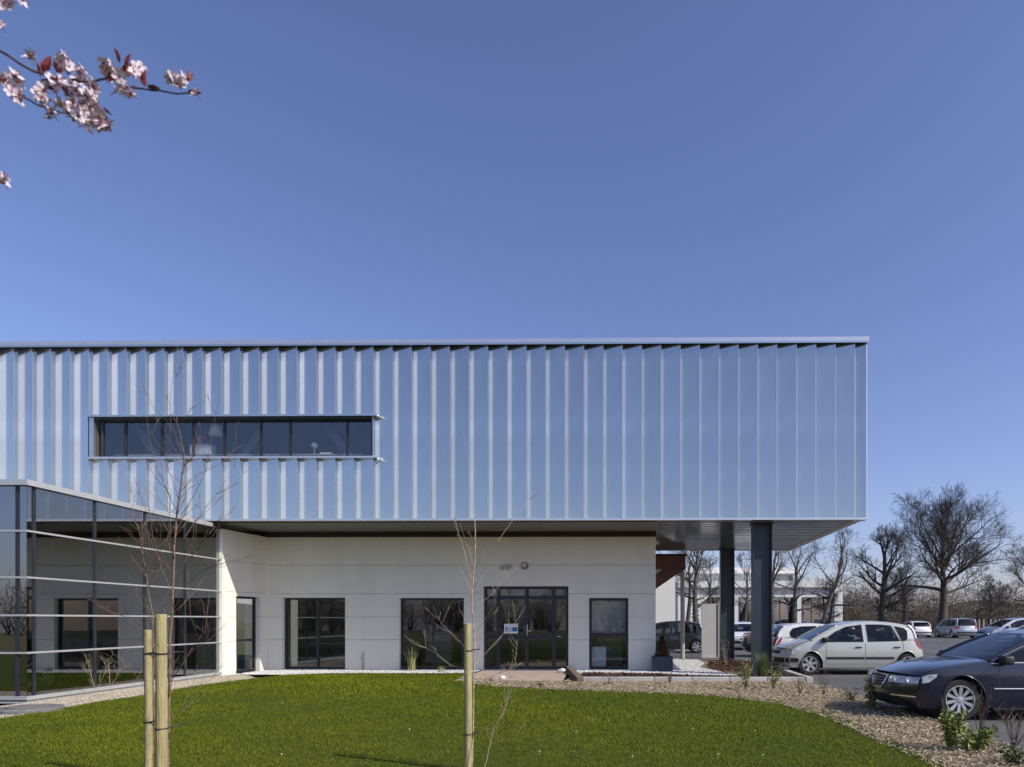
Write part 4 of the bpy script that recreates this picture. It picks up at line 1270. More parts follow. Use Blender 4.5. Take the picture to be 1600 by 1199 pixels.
def put_blossom(px, py, dy, sc=1.0, face=None):
    p = pt(px, py, YP + dy) - off
    n = face or Vector((rr.uniform(-1, 1), rr.uniform(-1.0, .4), rr.uniform(-.6, .8))).normalized()
    Mx = Matrix.Translation(p) @ n.to_track_quat('Z', 'Y').to_matrix().to_4x4() @ Matrix.Rotation(rr.uniform(0, 6.28), 4, 'Z') @ Matrix.Scale(sc * rr.uniform(.85, 1.15), 4)
    if not used[0]:
        used[0] = True
        blossom0.matrix_local = Mx
        return
    c = part_copy(blossom0, PL, Mx)
    for ch in blossom0.children:
        k = ch.copy(); C.objects.link(k); k.parent = c
def put_leaf(px, py, dx, dz, sc=1.0, dy=0):
    p = pt(px, py, YP + dy) - off
    d = Vector((dx, rr.uniform(-.3, .3), dz)).normalized()
    Mx = Matrix.Translation(p) @ d.to_track_quat('X', 'Z').to_matrix().to_4x4() @ Matrix.Rotation(rr.uniform(-1.2, 1.2), 4, 'X') @ Matrix.Scale(sc, 4)
    if not used[1]:
        used[1] = True
        leaf0.matrix_local = Mx
        return
    part_copy(leaf0, PL, Mx)
for px, py, n, sp in ((50, 88, 3, 6), (97, 95, 3, 7), (108, 106, 3, 6), (85, 130, 4, 9), (100, 137, 4, 8), (128, 118, 4, 8), (118, 128, 4, 8), (122, 146, 6, 11), (140, 140, 5, 9), (148, 150, 4, 7),
                      (165, 104, 4, 7), (170, 112, 3, 6), (188, 118, 4, 7), (188, 138, 4, 8), (200, 142, 4, 7), (210, 112, 3, 6), (218, 108, 2, 4), (270, 120, 4, 6), (280, 127, 3, 6), (305, 145, 1, 2),
                      (4, 123, 4, 6), (22, 122, 4, 7), (20, 140, 5, 9), (28, 152, 4, 6), (65, 146, 3, 5), (70, 157, 4, 7), (78, 178, 3, 6), (98, 165, 4, 6), (115, 165, 6, 9), (130, 170, 5, 8), (125, 188, 5, 9), (138, 195, 4, 7),
                      (155, 178, 4, 7), (160, 192, 4, 6), (168, 196, 2, 4), (145, 165, 3, 6), (5, 280, 3, 5), (2, 40, 1, 2), (12, 2, 3, 7), (30, -2, 2, 5)):
    for k in range(n):
        put_blossom(px + rr.uniform(-sp, sp), py + rr.uniform(-sp, sp), rr.uniform(-.03, .03))
for px, py, dx, dz, s_ in ((66, 118, .1, 1, 1.1), (64, 122, -.2, .9, 1.0), (92, 118, -.1, 1, 1.0), (90, 124, .5, .6, .9), (75, 122, .9, -.1, 1.0), (188, 100, -.3, 1, 1.0), (190, 112, .3, .5, .9), (202, 118, -.2, .8, .9),
                           (226, 136, .0, 1, .9), (230, 137, .9, -.15, 1.0), (290, 130, .4, .7, .9), (292, 145, 1, .1, .9), (160, 176, .2, -1, 1.0), (160, 168, .7, -.6, .9), (105, 125, .8, .2, .9), (60, 125, 1, .1, .8), (70, 112, .4, .8, 1.1), (88, 112, .3, .9, 1.0), (195, 106, .5, .7, 1.0), (225, 130, .3, .9, .9), (298, 128, -.2, .8, .9), (112, 160, -.3, .7, .9), (95, 135, .6, -.7, .9), (25, 135, .3, .8, .8), (170, 128, .4, .8, .9)):
    put_leaf(px, py, dx, dz, s_)
rb_ = np.random.default_rng(8)              # the blossom on the boughs outside the picture, one mass
qs = np.array([tuple(q) for q in spots_])
nn = len(qs)
ax = rb_.normal(size=(nn, 3)); ax /= np.linalg.norm(ax, axis=1)[:, None]
e1 = np.cross(ax, rb_.normal(size=(nn, 3))); e1 /= np.linalg.norm(e1, axis=1)[:, None]
e2 = np.cross(ax, e1)
vs_ = []
for k in range(5):
    a_ = k * 1.2566
    u_ = e1 * math.cos(a_) + e2 * math.sin(a_); w_ = -e1 * math.sin(a_) + e2 * math.cos(a_)
    vs_.append(np.stack([qs, qs + u_ * .009 - w_ * .0055 + ax * .003, qs + u_ * .0145 + ax * .004, qs + u_ * .009 + w_ * .0055 + ax * .003], 1).reshape(-1, 3))
tag(big_mesh('blossom_mass', np.concatenate(vs_), 4, M['petal'], None, PL), kind='stuff')

# ------------------------------------------------------------------ bare trees
def bare_tree(label, base, H, r0, seed, m='oakbark', fork=.32, spread=.75, lean=(0, 0), nl=11, dens=1.0, ivy=0, levels=4, lead=.72, group='bare trees behind the car park'):
    rr = random.Random(seed)
    o = thing('bare_tree', label, 'tree', base, 0, group)
    tk, bh = MB(), MB()
    def limb(mb, p, d, L, r, lev, n):
        segs = 5 if lev < 2 else 3
        P, Rr = [p.copy()], [r]
        q = p.copy(); dd = d.copy()
        for i in range(segs):
            dd = (dd + Vector((rr.gauss(0, .13), rr.gauss(0, .13), rr.gauss(.05, .10)))).normalized()
            q = q + dd * (L / segs)
            P.append(q.copy()); Rr.append(max(.007, r * (1 - .82 * (i + 1) / segs)))
        mb.tube(P, Rr, n, cap=False)
        if lev >= levels:
            return
        kids = {1: 8, 2: 7, 3: 6}.get(lev, 5)
        kids = max(3, int(kids * dens + rr.uniform(-.5, .9)))
        for k in range(kids):
            f = rr.uniform(.22, 1.0)
            i = min(segs - 1, int(f * segs))
            c = P[i].lerp(P[i + 1], f * segs - i)
            dl = (P[i + 1] - P[i]).normalized()
            a = rr.uniform(0, 6.28)
            s_ = dl.orthogonal().normalized()
            s_ = Matrix.Rotation(a, 3, dl) @ s_
            nd = (dl * rr.uniform(.5, 1.0) + s_ * rr.uniform(.5, .95) + Vector((0, 0, .12))).normalized()
            limb(bh, c, nd, L * rr.uniform(.36, .62) * (1.1 - .45 * f) * (1.2 if lev > 1 else 1), max(.008, Rr[i] * rr.uniform(.36, .58)), lev + 1, 4 if lev < 2 else 3)
    # trunk, then limbs that reach the outline of an egg-shaped crown
    P, Rr = [], []
    n = 9
    TH = H * lead
    for i in range(n + 1):
        t = i / n
        P.append(Vector((lean[0] * t * TH + .12 * math.sin(t * 5 + seed), lean[1] * t * TH + .12 * math.cos(t * 4 + seed), t * TH)))
        Rr.append(r0 * (1.3 if i == 0 else 1) * (1 - t * .72) + .02)
    tk.tube(P, Rr, 9)
    cr = Vector((lean[0] * H * .6, 0, H * .60)); ra_, rz_ = H * spread * .5, H * .43
    for k in range(nl):
        u = (k + rr.random() * .6) / nl
        t = fork / lead + (1 - fork / lead) * u ** .8
        t = min(t, .999)
        i = min(n - 1, int(t * n))
        c = P[i].lerp(P[i + 1], t * n - i)
        a = k * 2.4 + rr.uniform(-.5, .5)
        el = .10 + 1.25 * u ** 1.1 + rr.uniform(-.1, .15)
        d = Vector((math.cos(a) * math.cos(el), math.sin(a) * math.cos(el), math.sin(el)))
        L = .5
        while L < H:
            q = c + d * L - cr
            if (q.x / ra_) ** 2 + (q.y / ra_) ** 2 + (q.z / rz_) ** 2 > 1 and L > H * .12:
                break
            L += .15
        limb(bh, c, d, L * rr.uniform(.78, .95), Rr[i] * rr.uniform(.5, .62), 1, 6)
    tk.build('trunk', M[m], o, smooth=True)
    bh.build('crown', M[m], o, smooth=True)
    if ivy:
        r_ = np.random.default_rng(seed)
        z = r_.uniform(.2, H * .45, ivy); a = r_.uniform(0, 6.28, ivy)
        q = r0 * (1.05 - z / H * .9) + r_.uniform(.0, .12, ivy)
        xs = np.interp(z, [p.z for p in P], [p.x for p in P]); ys = np.interp(z, [p.z for p in P], [p.y for p in P])
        v, r = leaf_cloud(np.stack([xs + q * np.cos(a), ys + q * np.sin(a), z], 1), r_.uniform(.10, .22, ivy), r_, .7)
        big_mesh('ivy', v, 3, M['ivy'], r, o)
    return o
def tb_(px, Y):
    v = ray(px, CY)
    return (v.x * Y / v.y, Y, -.03)
bare_tree('biggest bare oak with a broad rounded crown, right of the building', tb_(1473, 63), 12.9, .44, 12, spread=.90, nl=18, fork=.29, dens=1.3, lead=.58)
bare_tree('middle-sized gnarled bare oak left of the biggest one', tb_(1381, 62), 9.6, .40, 23, spread=.74, nl=15, fork=.14, dens=1.0, ivy=260, lead=.8)
bare_tree('smaller slim bare tree between the two oaks', tb_(1412, 66), 6.6, .20, 31, 'greybark', spread=.75, nl=10, fork=.25, dens=.9)
bare_tree('bare tree leaning right behind the silver car windscreen', tb_(1281, 58), 9.2, .20, 41, 'greybark', dens=.72, spread=.75, nl=10, fork=.28, lean=(.28, 0))
bare_tree('bare tree right of the nearer column, before the white building', tb_(1243, 60), 8.6, .23, 47, 'greybark', dens=.72, spread=.75, nl=11, fork=.25)
bare_tree('bare trunk just showing at the right edge of the nearer column', tb_(1208, 56), 9.0, .20, 53, 'greybark', dens=.72, spread=.65, nl=9, fork=.4, ivy=160)
bare_tree('bare tree with dark trunk right of the pale canopy post', tb_(1088, 50), 9.0, .22, 59, 'oakbark', dens=.72, spread=.75, nl=11, fork=.25, ivy=120)
bare_tree('slim bare tree half hidden by the pale canopy post', tb_(1076, 56), 8.0, .20, 61, 'oakbark', dens=.72, spread=.6, nl=9, fork=.35)
bare_tree('bare tree between the two dark columns', tb_(1166, 66), 8.2, .15, 67, 'greybark', dens=.72, spread=.75, nl=10, fork=.25)
bare_tree('thin bare tree just right of the standing board', tb_(1110, 64), 7.5, .15, 71, 'greybark', dens=.72, spread=.7, nl=10, fork=.3)
bare_tree('slim dark tree at the white building corner', tb_(1298, 64), 5.4, .15, 73, 'oakbark', spread=.6, nl=8, fork=.3)
bare_tree('low spreading bare tree at the wood edge behind the van', tb_(1548, 72), 5.2, .16, 79, 'greybark', spread=.95, nl=12, fork=.2)
bare_tree('bare tree cut by the right edge of the picture', tb_(1612, 70), 9.5, .22, 83, 'greybark', spread=.7, nl=11, fork=.3)
# far wood plus unseen trees added behind the camera to darken reflections, one mass
def wood_mass():
    r_ = np.random.default_rng(5)
    spots = [(r_.uniform(24.5, 175), r_.uniform(84, 140)) for k in range(520)] + [(r_.uniform(-75, 45), r_.uniform(-70, -42)) for k in range(170)]  # second list is the unseen row behind the camera
    vs, rn = [], []
    for x, y in spots:
        h = r_.uniform(3.8, 7.4) * (1 + max(0, y - 84) / 110)
        w = h * r_.uniform(.32, .5)
        k = 210
        # points through a rounded crown that reaches nearly to the ground
        p = r_.normal(size=(k, 3)); p /= np.linalg.norm(p, axis=1)[:, None]
        p *= (r_.random(k) ** .45)[:, None]
        c = np.array([x, y, h * .52])
        b = c + p * np.array([w, w, h * .46])
        d_ = p * np.array([1, 1, .5]) + np.array([0, 0, .45]) + r_.normal(0, .45, (k, 3))
        d_ /= np.linalg.norm(d_, axis=1)[:, None]
        L = r_.uniform(.35, 1.1, k)[:, None]
        s_ = np.cross(d_, r_.normal(size=(k, 3))); s_ /= np.linalg.norm(s_, axis=1)[:, None]
        wd = r_.uniform(.014, .04, k)[:, None]
        vs.append(np.stack([b - s_ * wd, b + s_ * wd, b + d_ * L], 1).reshape(-1, 3))
        t = r_.random() * .7
        rn.append(np.repeat(t + r_.random(k) * .3, 3))
        m = 12                                  # limbs
        q = c + r_.normal(0, .5, (m, 3)) * np.array([w, w, h * .4])
        root = np.repeat(np.array([[x, y, 0.0]]), m, 0) + r_.normal(0, .15, (m, 3)) * np.array([1, 1, 0])
        sx_ = np.array([[.05, 0, 0]])
        vs.append(np.stack([root - sx_, root + sx_, q], 1).reshape(-1, 3))
        rn.append(np.full(m * 3, t))
    return np.concatenate(vs), np.concatenate(rn)
v, r = wood_mass()
tag(big_mesh('woodland', v, 3, M['wood'], r), 'brownish leafless wood massed behind the car park, with an unseen row behind the camera', 'woodland', kind='stuff')
def hedge_mass():
    r_ = np.random.default_rng(6)
    n = 26000
    x = r_.uniform(24.5, 110, n); y = r_.uniform(74, 78, n); z = r_.uniform(0, 1.0, n) * (1.7 + .5 * np.sin(x * .7) + .4 * np.sin(x * 2.1))
    a = r_.uniform(0, 6.28, n); L = r_.uniform(.2, .7, n); el = r_.uniform(.2, 1.5, n)
    b = np.stack([x, y, z], 1)
    d = np.stack([np.cos(a) * np.cos(el), np.sin(a) * np.cos(el), np.sin(el)], 1) * L[:, None]
    s_ = np.stack([np.ones(n), np.zeros(n), np.zeros(n)], 1) * r_.uniform(.015, .05, n)[:, None]
    return np.stack([b - s_, b + s_, b + d], 1).reshape(-1, 3), np.repeat(r_.random(n), 3)
v, r = hedge_mass()
tag(big_mesh('hedge', v, 3, M['wood'], r), 'low brown leafless hedge along the far edge of the car park', 'hedge', kind='stuff')
# far white building
FB = thing('white_building', 'far white flat roofed building behind the bare trees', 'building', (0, 79, 0))
sF = 1080 / 79
xr = ray(1314, 900).x / ray(1314, 900).y * 79
zt = 1.5 + (969 - 908) / sF
MB().box(xr - 18.5, xr, .3, 9, 0, zt - .05).build('wall', M['white'], FB)
MB().box(xr - 18.5, xr + .15, -.15, .3, zt - .75, zt).build('fascia', M['white'], FB)
MB().box(xr - .75, xr + .15, -.15, .3, 0, zt - .751).build('end_pier', M['white'], FB)
for i in range(4):
    a = xr - 1.3 - i * 3.6
    f = MB().box(a - 3.0, a, .24, .298, .8, 4.1).build('window', M['anth'], FB)
    for k in range(3):
        MB().box(a - 3.0 + k * 1.0 + .05, a - 3.0 + (k + 1) * 1.0 - .05, .23, .238, .88, 4.02).build('pane', M['glass_dark'], f)
zt2 = 1.5 + (969 - 881) / sF
xa, xb = ray(1146, 0).x / ray(1146, 0).y * 79, ray(1272, 0).x / ray(1272, 0).y * 79
MB().box(xa - 8, xb, 6, 14, zt2 - .7, zt2).build('upper_roof', M['white'], FB)
MB().box(xa - 7.5, xb - .8, 6.8, 13.5, zt, zt2 - .701).build('upper_storey', M['clad'], FB)
for i in range(9):
    p = tb_(1530 + i * 9 - (i % 2) * 2, 68)
    o = MB().box(-.05, .05, -.05, .05, 0, 1.55).box(-.06, .06, -.06, .06, 1.55, 1.6).build('fence_post', M['post'])
    o.location = p
    tag(o, 'pale thin fence post before the wood at the right', 'post', 'fence posts before the wood')

# ------------------------------------------------------------------ cars
def paint(name, col, metal=0.35, rough=0.32):
    return mat(name, col, rough, metal, coat=0.9, var=0.03, scale=3)
PT = {'navy': paint('dark_navy_paint', (0.011, 0.015, 0.036), .3, .22), 'silver': paint('champagne_silver_paint', (0.50, 0.505, 0.455), .3, .36),
      'white': paint('white_paint', (0.74, 0.75, 0.76), 0, .35), 'dark': paint('charcoal_paint', (0.022, 0.026, 0.030), .3, .3),
      'bluesilver': paint('blue_silver_paint', (0.34, 0.38, 0.46), .5, .35), 'green': paint('dark_teal_paint', (0.03, 0.05, 0.052), .3, .3)}
M['tyre'] = mat('tyre_rubber', (0.018, 0.018, 0.018), .8, var=.2, scale=20)
M['rim'] = mat('alloy_rim', (0.55, 0.55, 0.56), .35, .7, var=.05)
M['black'] = mat('black_plastic', (0.014, 0.014, 0.016), .55, var=.2)
M['carglass'] = glass('car_glass', (0.38, 0.43, 0.43), .04, .6)
M['seat'] = mat('dark_seat_cloth', (0.035, 0.035, 0.04), .9, var=.2, scale=20)
M['head'] = mat('headlamp_lens', (0.72, 0.74, 0.78), .2, .1, col2=(0.35, 0.38, 0.43), scale=11, coat=1)
M['tail'] = mat('tail_lamp_lens', (0.36, 0.012, 0.014), .2, .0, var=.15, coat=1)
M['plate'] = mat('number_plate', (0.72, 0.72, 0.70), .5, var=.03)

def crom(P, n=6):
    P = [Vector((p[0], p[1], 0)) for p in P]
    out = []
    for i in range(len(P) - 1):
        a, b, c, d = P[max(i - 1, 0)], P[i], P[i + 1], P[min(i + 2, len(P) - 1)]
        for k in range(n):
            t = k / n
            q = .5 * ((2 * b) + (c - a) * t + (2 * a - 5 * b + 4 * c - d) * t * t + (3 * b - a - 3 * c + d) * t ** 3)
            out.append((q.x, q.y))
    out.append((P[-1].x, P[-1].y))
    return out
SEDAN = dict(L=4.77, W=.91, nose=[(.12, .19), (.03, .30), (0, .45), (.03, .60), (.11, .665)], hood=[(.11, .665), (.5, .765), (1.0, .845), (1.36, .885)],
             screen=[(1.36, .885), (1.75, 1.08), (2.2, 1.26)], roof=[(2.2, 1.26), (2.5, 1.315), (2.9, 1.335), (3.3, 1.305), (3.62, 1.225)],
             rear=[(3.62, 1.225), (3.95, 1.09), (4.22, .985)], tail=[(4.22, .985), (4.5, .975), (4.68, .93), (4.75, .72), (4.77, .5), (4.68, .24)],
             belt=(.835, .022), wheels=(.94, 3.65), r=.315, sill=.20, tumble=.36,
             wins=[[(1.42, .87), (1.95, 1.10), (2.25, 1.20), (2.55, 1.25), (2.68, 1.255), (2.68, .885)], [(2.76, .887), (2.76, 1.255), (3.1, 1.245), (3.45, 1.18), (3.52, 1.15), (3.56, .91)], [(3.62, .915), (3.59, 1.12), (3.92, .965), (3.95, .93)]],
             doors=[1.50, 2.72, 3.70], handles=[2.5, 3.5], hz=.80, kF=.34, kR=.22, mirror=(1.55, .90))
MPV = dict(L=4.12, W=.90, nose=[(.13, .19), (.03, .30), (0, .44), (.03, .58), (.13, .70)], hood=[(.13, .70), (.4, .81), (.85, .93)],
           screen=[(.85, .93), (1.2, 1.12), (1.62, 1.335)], roof=[(1.62, 1.335), (2.05, 1.42), (2.6, 1.45), (3.1, 1.425), (3.6, 1.35)],
           rear=[(3.6, 1.35), (3.76, 1.22), (3.84, .97)], tail=[(3.84, .97), (4.0, .82), (4.10, .62), (4.12, .42), (4.02, .24)],
           belt=(.86, .022), wheels=(.84, 3.52), r=.30, sill=.20, tumble=.30,
           wins=[[(1.15, .90), (1.55, 1.17), (1.85, 1.305), (2.28, 1.365), (2.30, .905)], [(2.42, .91), (2.40, 1.37), (2.8, 1.37), (3.10, 1.34), (3.28, .93)], [(3.34, .935), (3.17, 1.325), (3.46, 1.27), (3.55, 1.20), (3.54, 1.0), (3.47, .945)]],
           doors=[1.28, 2.35, 3.42], handles=[2.16, 3.20], hz=.76, kF=.30, kR=.20, mirror=(1.22, .95))
HATCH = dict(L=3.85, W=.85, nose=[(.12, .19), (.03, .30), (0, .44), (.03, .58), (.12, .67)], hood=[(.12, .67), (.45, .78), (.95, .88)],
             screen=[(.95, .88), (1.3, 1.08), (1.68, 1.27)], roof=[(1.68, 1.27), (2.0, 1.34), (2.5, 1.375), (3.0, 1.35), (3.38, 1.28)],
             rear=[(3.38, 1.28), (3.58, 1.12), (3.68, .93)], tail=[(3.68, .93), (3.78, .80), (3.85, .60), (3.84, .42), (3.75, .24)],
             belt=(.82, .028), wheels=(.80, 3.26), r=.29, sill=.20, tumble=.30,
             wins=[[(1.2, .86), (1.62, 1.15), (1.95, 1.26), (2.22, 1.29), (2.24, .885)], [(2.34, .89), (2.32, 1.295), (2.8, 1.285), (3.1, 1.22), (3.22, 1.1), (3.2, .97), (3.1, .915)]],
             doors=[1.32, 2.29], handles=[2.14], hz=.75, kF=.26, kR=.16, mirror=(1.26, .92))
VAN = dict(L=4.5, W=.92, nose=[(.12, .19), (.03, .30), (0, .46), (.03, .62), (.12, .76)], hood=[(.12, .76), (.45, .90), (.85, 1.0)],
           screen=[(.85, 1.0), (1.3, 1.28), (1.72, 1.50)], roof=[(1.72, 1.50), (2.2, 1.58), (3.0, 1.62), (3.8, 1.60), (4.25, 1.55)],
           rear=[(4.25, 1.55), (4.36, 1.3), (4.40, 1.0)], tail=[(4.40, 1.0), (4.46, .8), (4.5, .6), (4.48, .42), (4.4, .24)],
           belt=(.93, .01), wheels=(.88, 3.62), r=.31, sill=.20, tumble=.20,
           wins=[[(1.15, .97), (1.6, 1.28), (1.9, 1.44), (2.3, 1.47), (2.3, .98)], [(2.4, .98), (2.4, 1.48), (3.25, 1.50), (3.25, .99)], [(3.35, .99), (3.35, 1.50), (4.1, 1.46), (4.15, 1.03)]],
           doors=[1.3, 2.35, 3.3], handles=[2.2, 3.1], hz=.84, kF=.26, kR=.12, mirror=(1.25, 1.02))

def make_car(P, pm, label, loc, rz=0.0, spokes=10, cat='car', trim='chrome', side_strip=None, arch_dark=False, front='bar', tails=None, group='cars in the car park', scale=1.0, tint=None):
    o = thing('car', label, cat, loc, rz, group)
    L, W0 = P['L'], P['W']
    seg = {k: crom(P[k]) for k in ('nose', 'hood', 'screen', 'roof', 'rear', 'tail')}
    cont = seg['nose'] + seg['hood'][1:] + seg['screen'][1:] + seg['roof'][1:] + seg['rear'][1:] + seg['tail'][1:]
    b0, bs = P['belt']
    belt = lambda x: b0 + bs * (x - 1.0)
    def hw(x, z):
        e = max(0, (.8 - x) / .8); f = max(0, (x - (L - .7)) / .7)
        w = W0 * (1 - .075 * e ** 2 - .07 * f ** 2)
        zb_ = belt(x)
        if z < zb_:
            return w * (1 - .05 * ((z - .56) / .4) ** 2) - (.012 if z < .3 else 0)
        wb = w * (1 - .05 * ((zb_ - .56) / .4) ** 2)
        return wb - P['tumble'] * (z - zb_)
    def mp(x, z, t, out=0.0):
        wf = max(0, 1 - x / 1.1) ** 1.5; wr = max(0, 1 - (L - x) / .9) ** 1.5
        t2 = abs(t) ** 2.4
        h = hw(x, z)
        return Vector((x + P['kF'] * t2 * wf - P['kR'] * t2 * wr - L / 2, t * h + (out if t >= 1 else -out if t <= -1 else 0), z))
    def rng_at(x):
        zs = []
        for (x0, z0), (x1, z1) in zip(cont[:-1], cont[1:]):
            if (x0 - x) * (x1 - x) <= 0 and abs(x1 - x0) > 1e-9:
                zs.append(z0 + (z1 - z0) * (x - x0) / (x1 - x0))
        return (min(zs), max(zs)) if zs else (.45, .45)
    R_ = P['r'] + .055
    def low(x):
        z = P['sill']
        a, _ = rng_at(x)
        if x < .5 or x > L - .5:
            z = max(z, a) if a < .5 else z
        for xw in P['wheels']:
            if abs(x - xw) < R_:
                z = max(z, P['r'] + math.sqrt(R_ ** 2 - (x - xw) ** 2))
        return z
    xs = set(np.linspace(.004, L - .004, 100))
    for xw in P['wheels']:
        for k in range(-16, 17):
            xs.add(xw + R_ * math.sin(k / 16 * 1.5708))
    xs = sorted(xs)
    body = MB()
    for sgn in (1, -1):
        k0 = len(body.v); nr = 13
        for x in xs:
            zl, zh = low(x), min(belt(x), rng_at(x)[1])
            zl = min(zl, zh - .002)
            for j in range(nr):
                z = zl + (zh - zl) * j / (nr - 1)
                body.v.append(tuple(mp(x, z, sgn)))
        for i in range(len(xs) - 1):
            for j in range(nr - 1):
                q = (k0 + i * nr + j, k0 + (i + 1) * nr + j, k0 + (i + 1) * nr + j + 1, k0 + i * nr + j + 1)
                body.f.append(q if sgn < 0 else q[::-1])
    # arch lips
    for sgn in (1, -1):
        for xw in P['wheels']:
            pp = []
            for k in range(-14, 15):
                a = k / 14 * 1.35
                x = xw + R_ * math.sin(a); z = P['r'] + R_ * math.cos(a)
                pp.append(mp(x, z, sgn, .004))
            body.tube(pp, .012, 5)
    # greenhouse sides with window holes
    up = [p for p in cont if p[1] > belt(p[0]) - 1e-6]
    def refine(poly, closed=True, step=.12):
        out = []
        n = len(poly)
        for i in range(n if closed else n - 1):
            a, b = Vector(poly[i]), Vector(poly[(i + 1) % n])
            m = max(1, int((b - a).length / step))
            for k in range(m):
                out.append(tuple(a.lerp(b, k / m)))
        return out
    xa = up[0][0]; xb = up[-1][0]
    lowline = [(xb + (xa - xb) * k / 30, belt(xb + (xa - xb) * k / 30)) for k in range(0, 31)]
    outer = up + lowline
    wins = [refine(w) for w in P['wins']]
    loops = [[Vector((p[0], p[1], 0)) for p in outer]] + [[Vector((p[0], p[1], 0)) for p in w] for w in wins]
    tri = tessellate_polygon(loops)
    flat = [p for lp_ in loops for p in lp_]
    for sgn in (1, -1):
        k0 = len(body.v)
        body.v += [tuple(mp(p.x, p.y, sgn)) for p in flat]
        body.f += [tuple(k0 + i for i in t) for t in tri]
    nt = 12
    def strip(mb, pl, t0=-1.0, t1=1.0, crown=.02, n=nt):
        k0 = len(mb.v)
        for x, z in pl:
            for j in range(n + 1):
                t = t0 + (t1 - t0) * j / n
                q = mp(x, z, t)
                c = 1 - abs(t) ** 3
                q.z += crown * c if z > .6 else 0
                mb.v.append(tuple(q))
        for i in range(len(pl) - 1):
            for j in range(n):
                mb.f.append((k0 + i * (n + 1) + j, k0 + i * (n + 1) + j + 1, k0 + (i + 1) * (n + 1) + j + 1, k0 + (i + 1) * (n + 1) + j))
        return mb
    strip(body, seg['nose'], crown=.0)
    strip(body, seg['tail'], crown=.012)
    bo = body.build('body', pm, o, smooth=True, fix=False)
    strip(MB(), seg['hood'], crown=.03).build('bonnet', pm, o, smooth=True)
    strip(MB(), seg['roof'], crown=.03).build('roof', pm, o, smooth=True)
    strip(MB(), seg['screen'], crown=.03).build('windscreen', M['carglass'], o, smooth=True)
    strip(MB(), seg['rear'], crown=.02, t0=-.9, t1=.9).build('rear_window', M['carglass'], o, smooth=True)
    ap = MB()
    for sgn in (1, -1):
        ap.tube([mp(x, z, sgn * 1.0) + Vector((0, -sgn * .012, .002)) for x, z in seg['screen']], .028, 6)
        ap.build('pillar', pm, o, smooth=True); ap = MB()
        ap.tube([mp(x, z, sgn * .97) for x, z in seg['rear']], .05, 6)
        ap.build('pillar', pm, o, smooth=True); ap = MB()
    for w in wins:
        t_ = tessellate_polygon([[Vector((p[0], p[1], 0)) for p in w]])
        for sgn in (1, -1):
            g = MB()
            g.v = [tuple(mp(p[0], p[1], sgn, -.006)) for p in w]
            g.f = [tuple(t) for t in t_]
            g.build('side_window', M['carglass'], o)
    fr_ = MB()
    for w in P['wins']:
        w2 = refine(w, True, .06)
        for sgn in (1, -1):
            fr_ = MB().tube([mp(p[0], p[1], sgn, .002) for p in w2 + w2[:1]], .009, 4)
            fr_.build('window_seal', M['black'], o)
    # window line trim
    if trim == 'chrome':
        tm = MB()
        for sgn in (1, -1):
            a = P['wins'][0]; z_ = P['wins'][-1]
            line = [(a[0][0] - .03, a[0][1] - .015)] + [(x, belt(x) + .012) for x in np.linspace(a[0][0] + .1, z_[-1][0], 18)]
            tm = MB().tube([mp(x, z, sgn, .008) for x, z in line], .0085, 5); tm.build('chrome_strip', M['chrome'], o)
            top = crom([a[0], a[1], a[2], a[3], a[4], P['wins'][1][1], P['wins'][1][2], P['wins'][1][3]], 4)
            tm = MB().tube([mp(x - .01, z + .022, sgn, .008) for x, z in top], .009, 5); tm.build('chrome_strip', M['chrome'], o)
            tm = MB().tube([mp(x, .485, sgn, .010) for x in np.linspace(P['wheels'][0] + .48, P['wheels'][1] - .45, 16)], .010, 5); tm.build('chrome_strip', M['chrome'], o)
    if side_strip:
        for sgn in (1, -1):
            for xa_, xb_ in side_strip:
                tm = MB()
                n = 12
                k0 = 0
                for x in np.linspace(xa_, xb_, n):
                    for z, e in ((.435, .002), (.44, .016), (.49, .016), (.495, .002)):
                        tm.v.append(tuple(mp(x, z, sgn, e)))
                for i in range(n - 1):
                    for j in range(3):
                        tm.f.append((i * 4 + j, i * 4 + j + 1, (i + 1) * 4 + j + 1, (i + 1) * 4 + j))
                tm.build('side_moulding', M['black'], o)
    # shut lines, handles
    sl_ = MB()
    for sgn in (1, -1):
        for x in P['doors']:
            sl_.tube([mp(x + (.0 if abs(x - P['doors'][-1]) > .01 or len(P['doors']) < 3 else -.10 * max(0, (z - .5)) + (.0)), z, sgn, -.001) for z in np.linspace(P['sill'] + .08 if min(abs(x - q) for q in P['wheels']) > R_ else .68, belt(x) - .005, 9)], .006, 4); sl_.build('shut_line', M['black'], o); sl_ = MB()
        sl_.tube([mp(x, P['sill'] + .075, sgn, -.001) for x in np.linspace(P['doors'][0], min(P['doors'][-1], P['wheels'][1] - R_ - .02), 10)], .005, 4); sl_.build('shut_line', M['black'], o); sl_ = MB()
        sl_.tube([mp(x, z - .006, sgn * .93) + Vector((0, 0, .012)) for x, z in seg['hood']], .005, 4); sl_.build('shut_line', M['black'], o); sl_ = MB()
    for x in P['handles']:
        for sgn in (1, -1):
            q = mp(x, P['hz'], sgn, .02)
            MB().bevbox(q.x - .09, q.x + .09, q.y - .014, q.y + .014, q.z - .014, q.z + .014, .008).build('door_handle', M['black'] if side_strip else pm, o)
    # mirrors
    mx_, mz_ = P['mirror']
    for sgn in (1, -1):
        q = mp(mx_, mz_, sgn, .10)
        m_ = MB().bevbox(q.x - .06, q.x + .10, q.y - .10, q.y + .10, q.z - .055, q.z + .075, .03)
        m_.bar(q + Vector((0, -sgn * .18, -.05)), q + Vector((0, -sgn * .05, -.03)), .05, .03)
        m_.build('mirror', M['black'] if side_strip or trim == 'chrome' else pm, o, smooth=True)
    # underside, seats
    ub = MB()
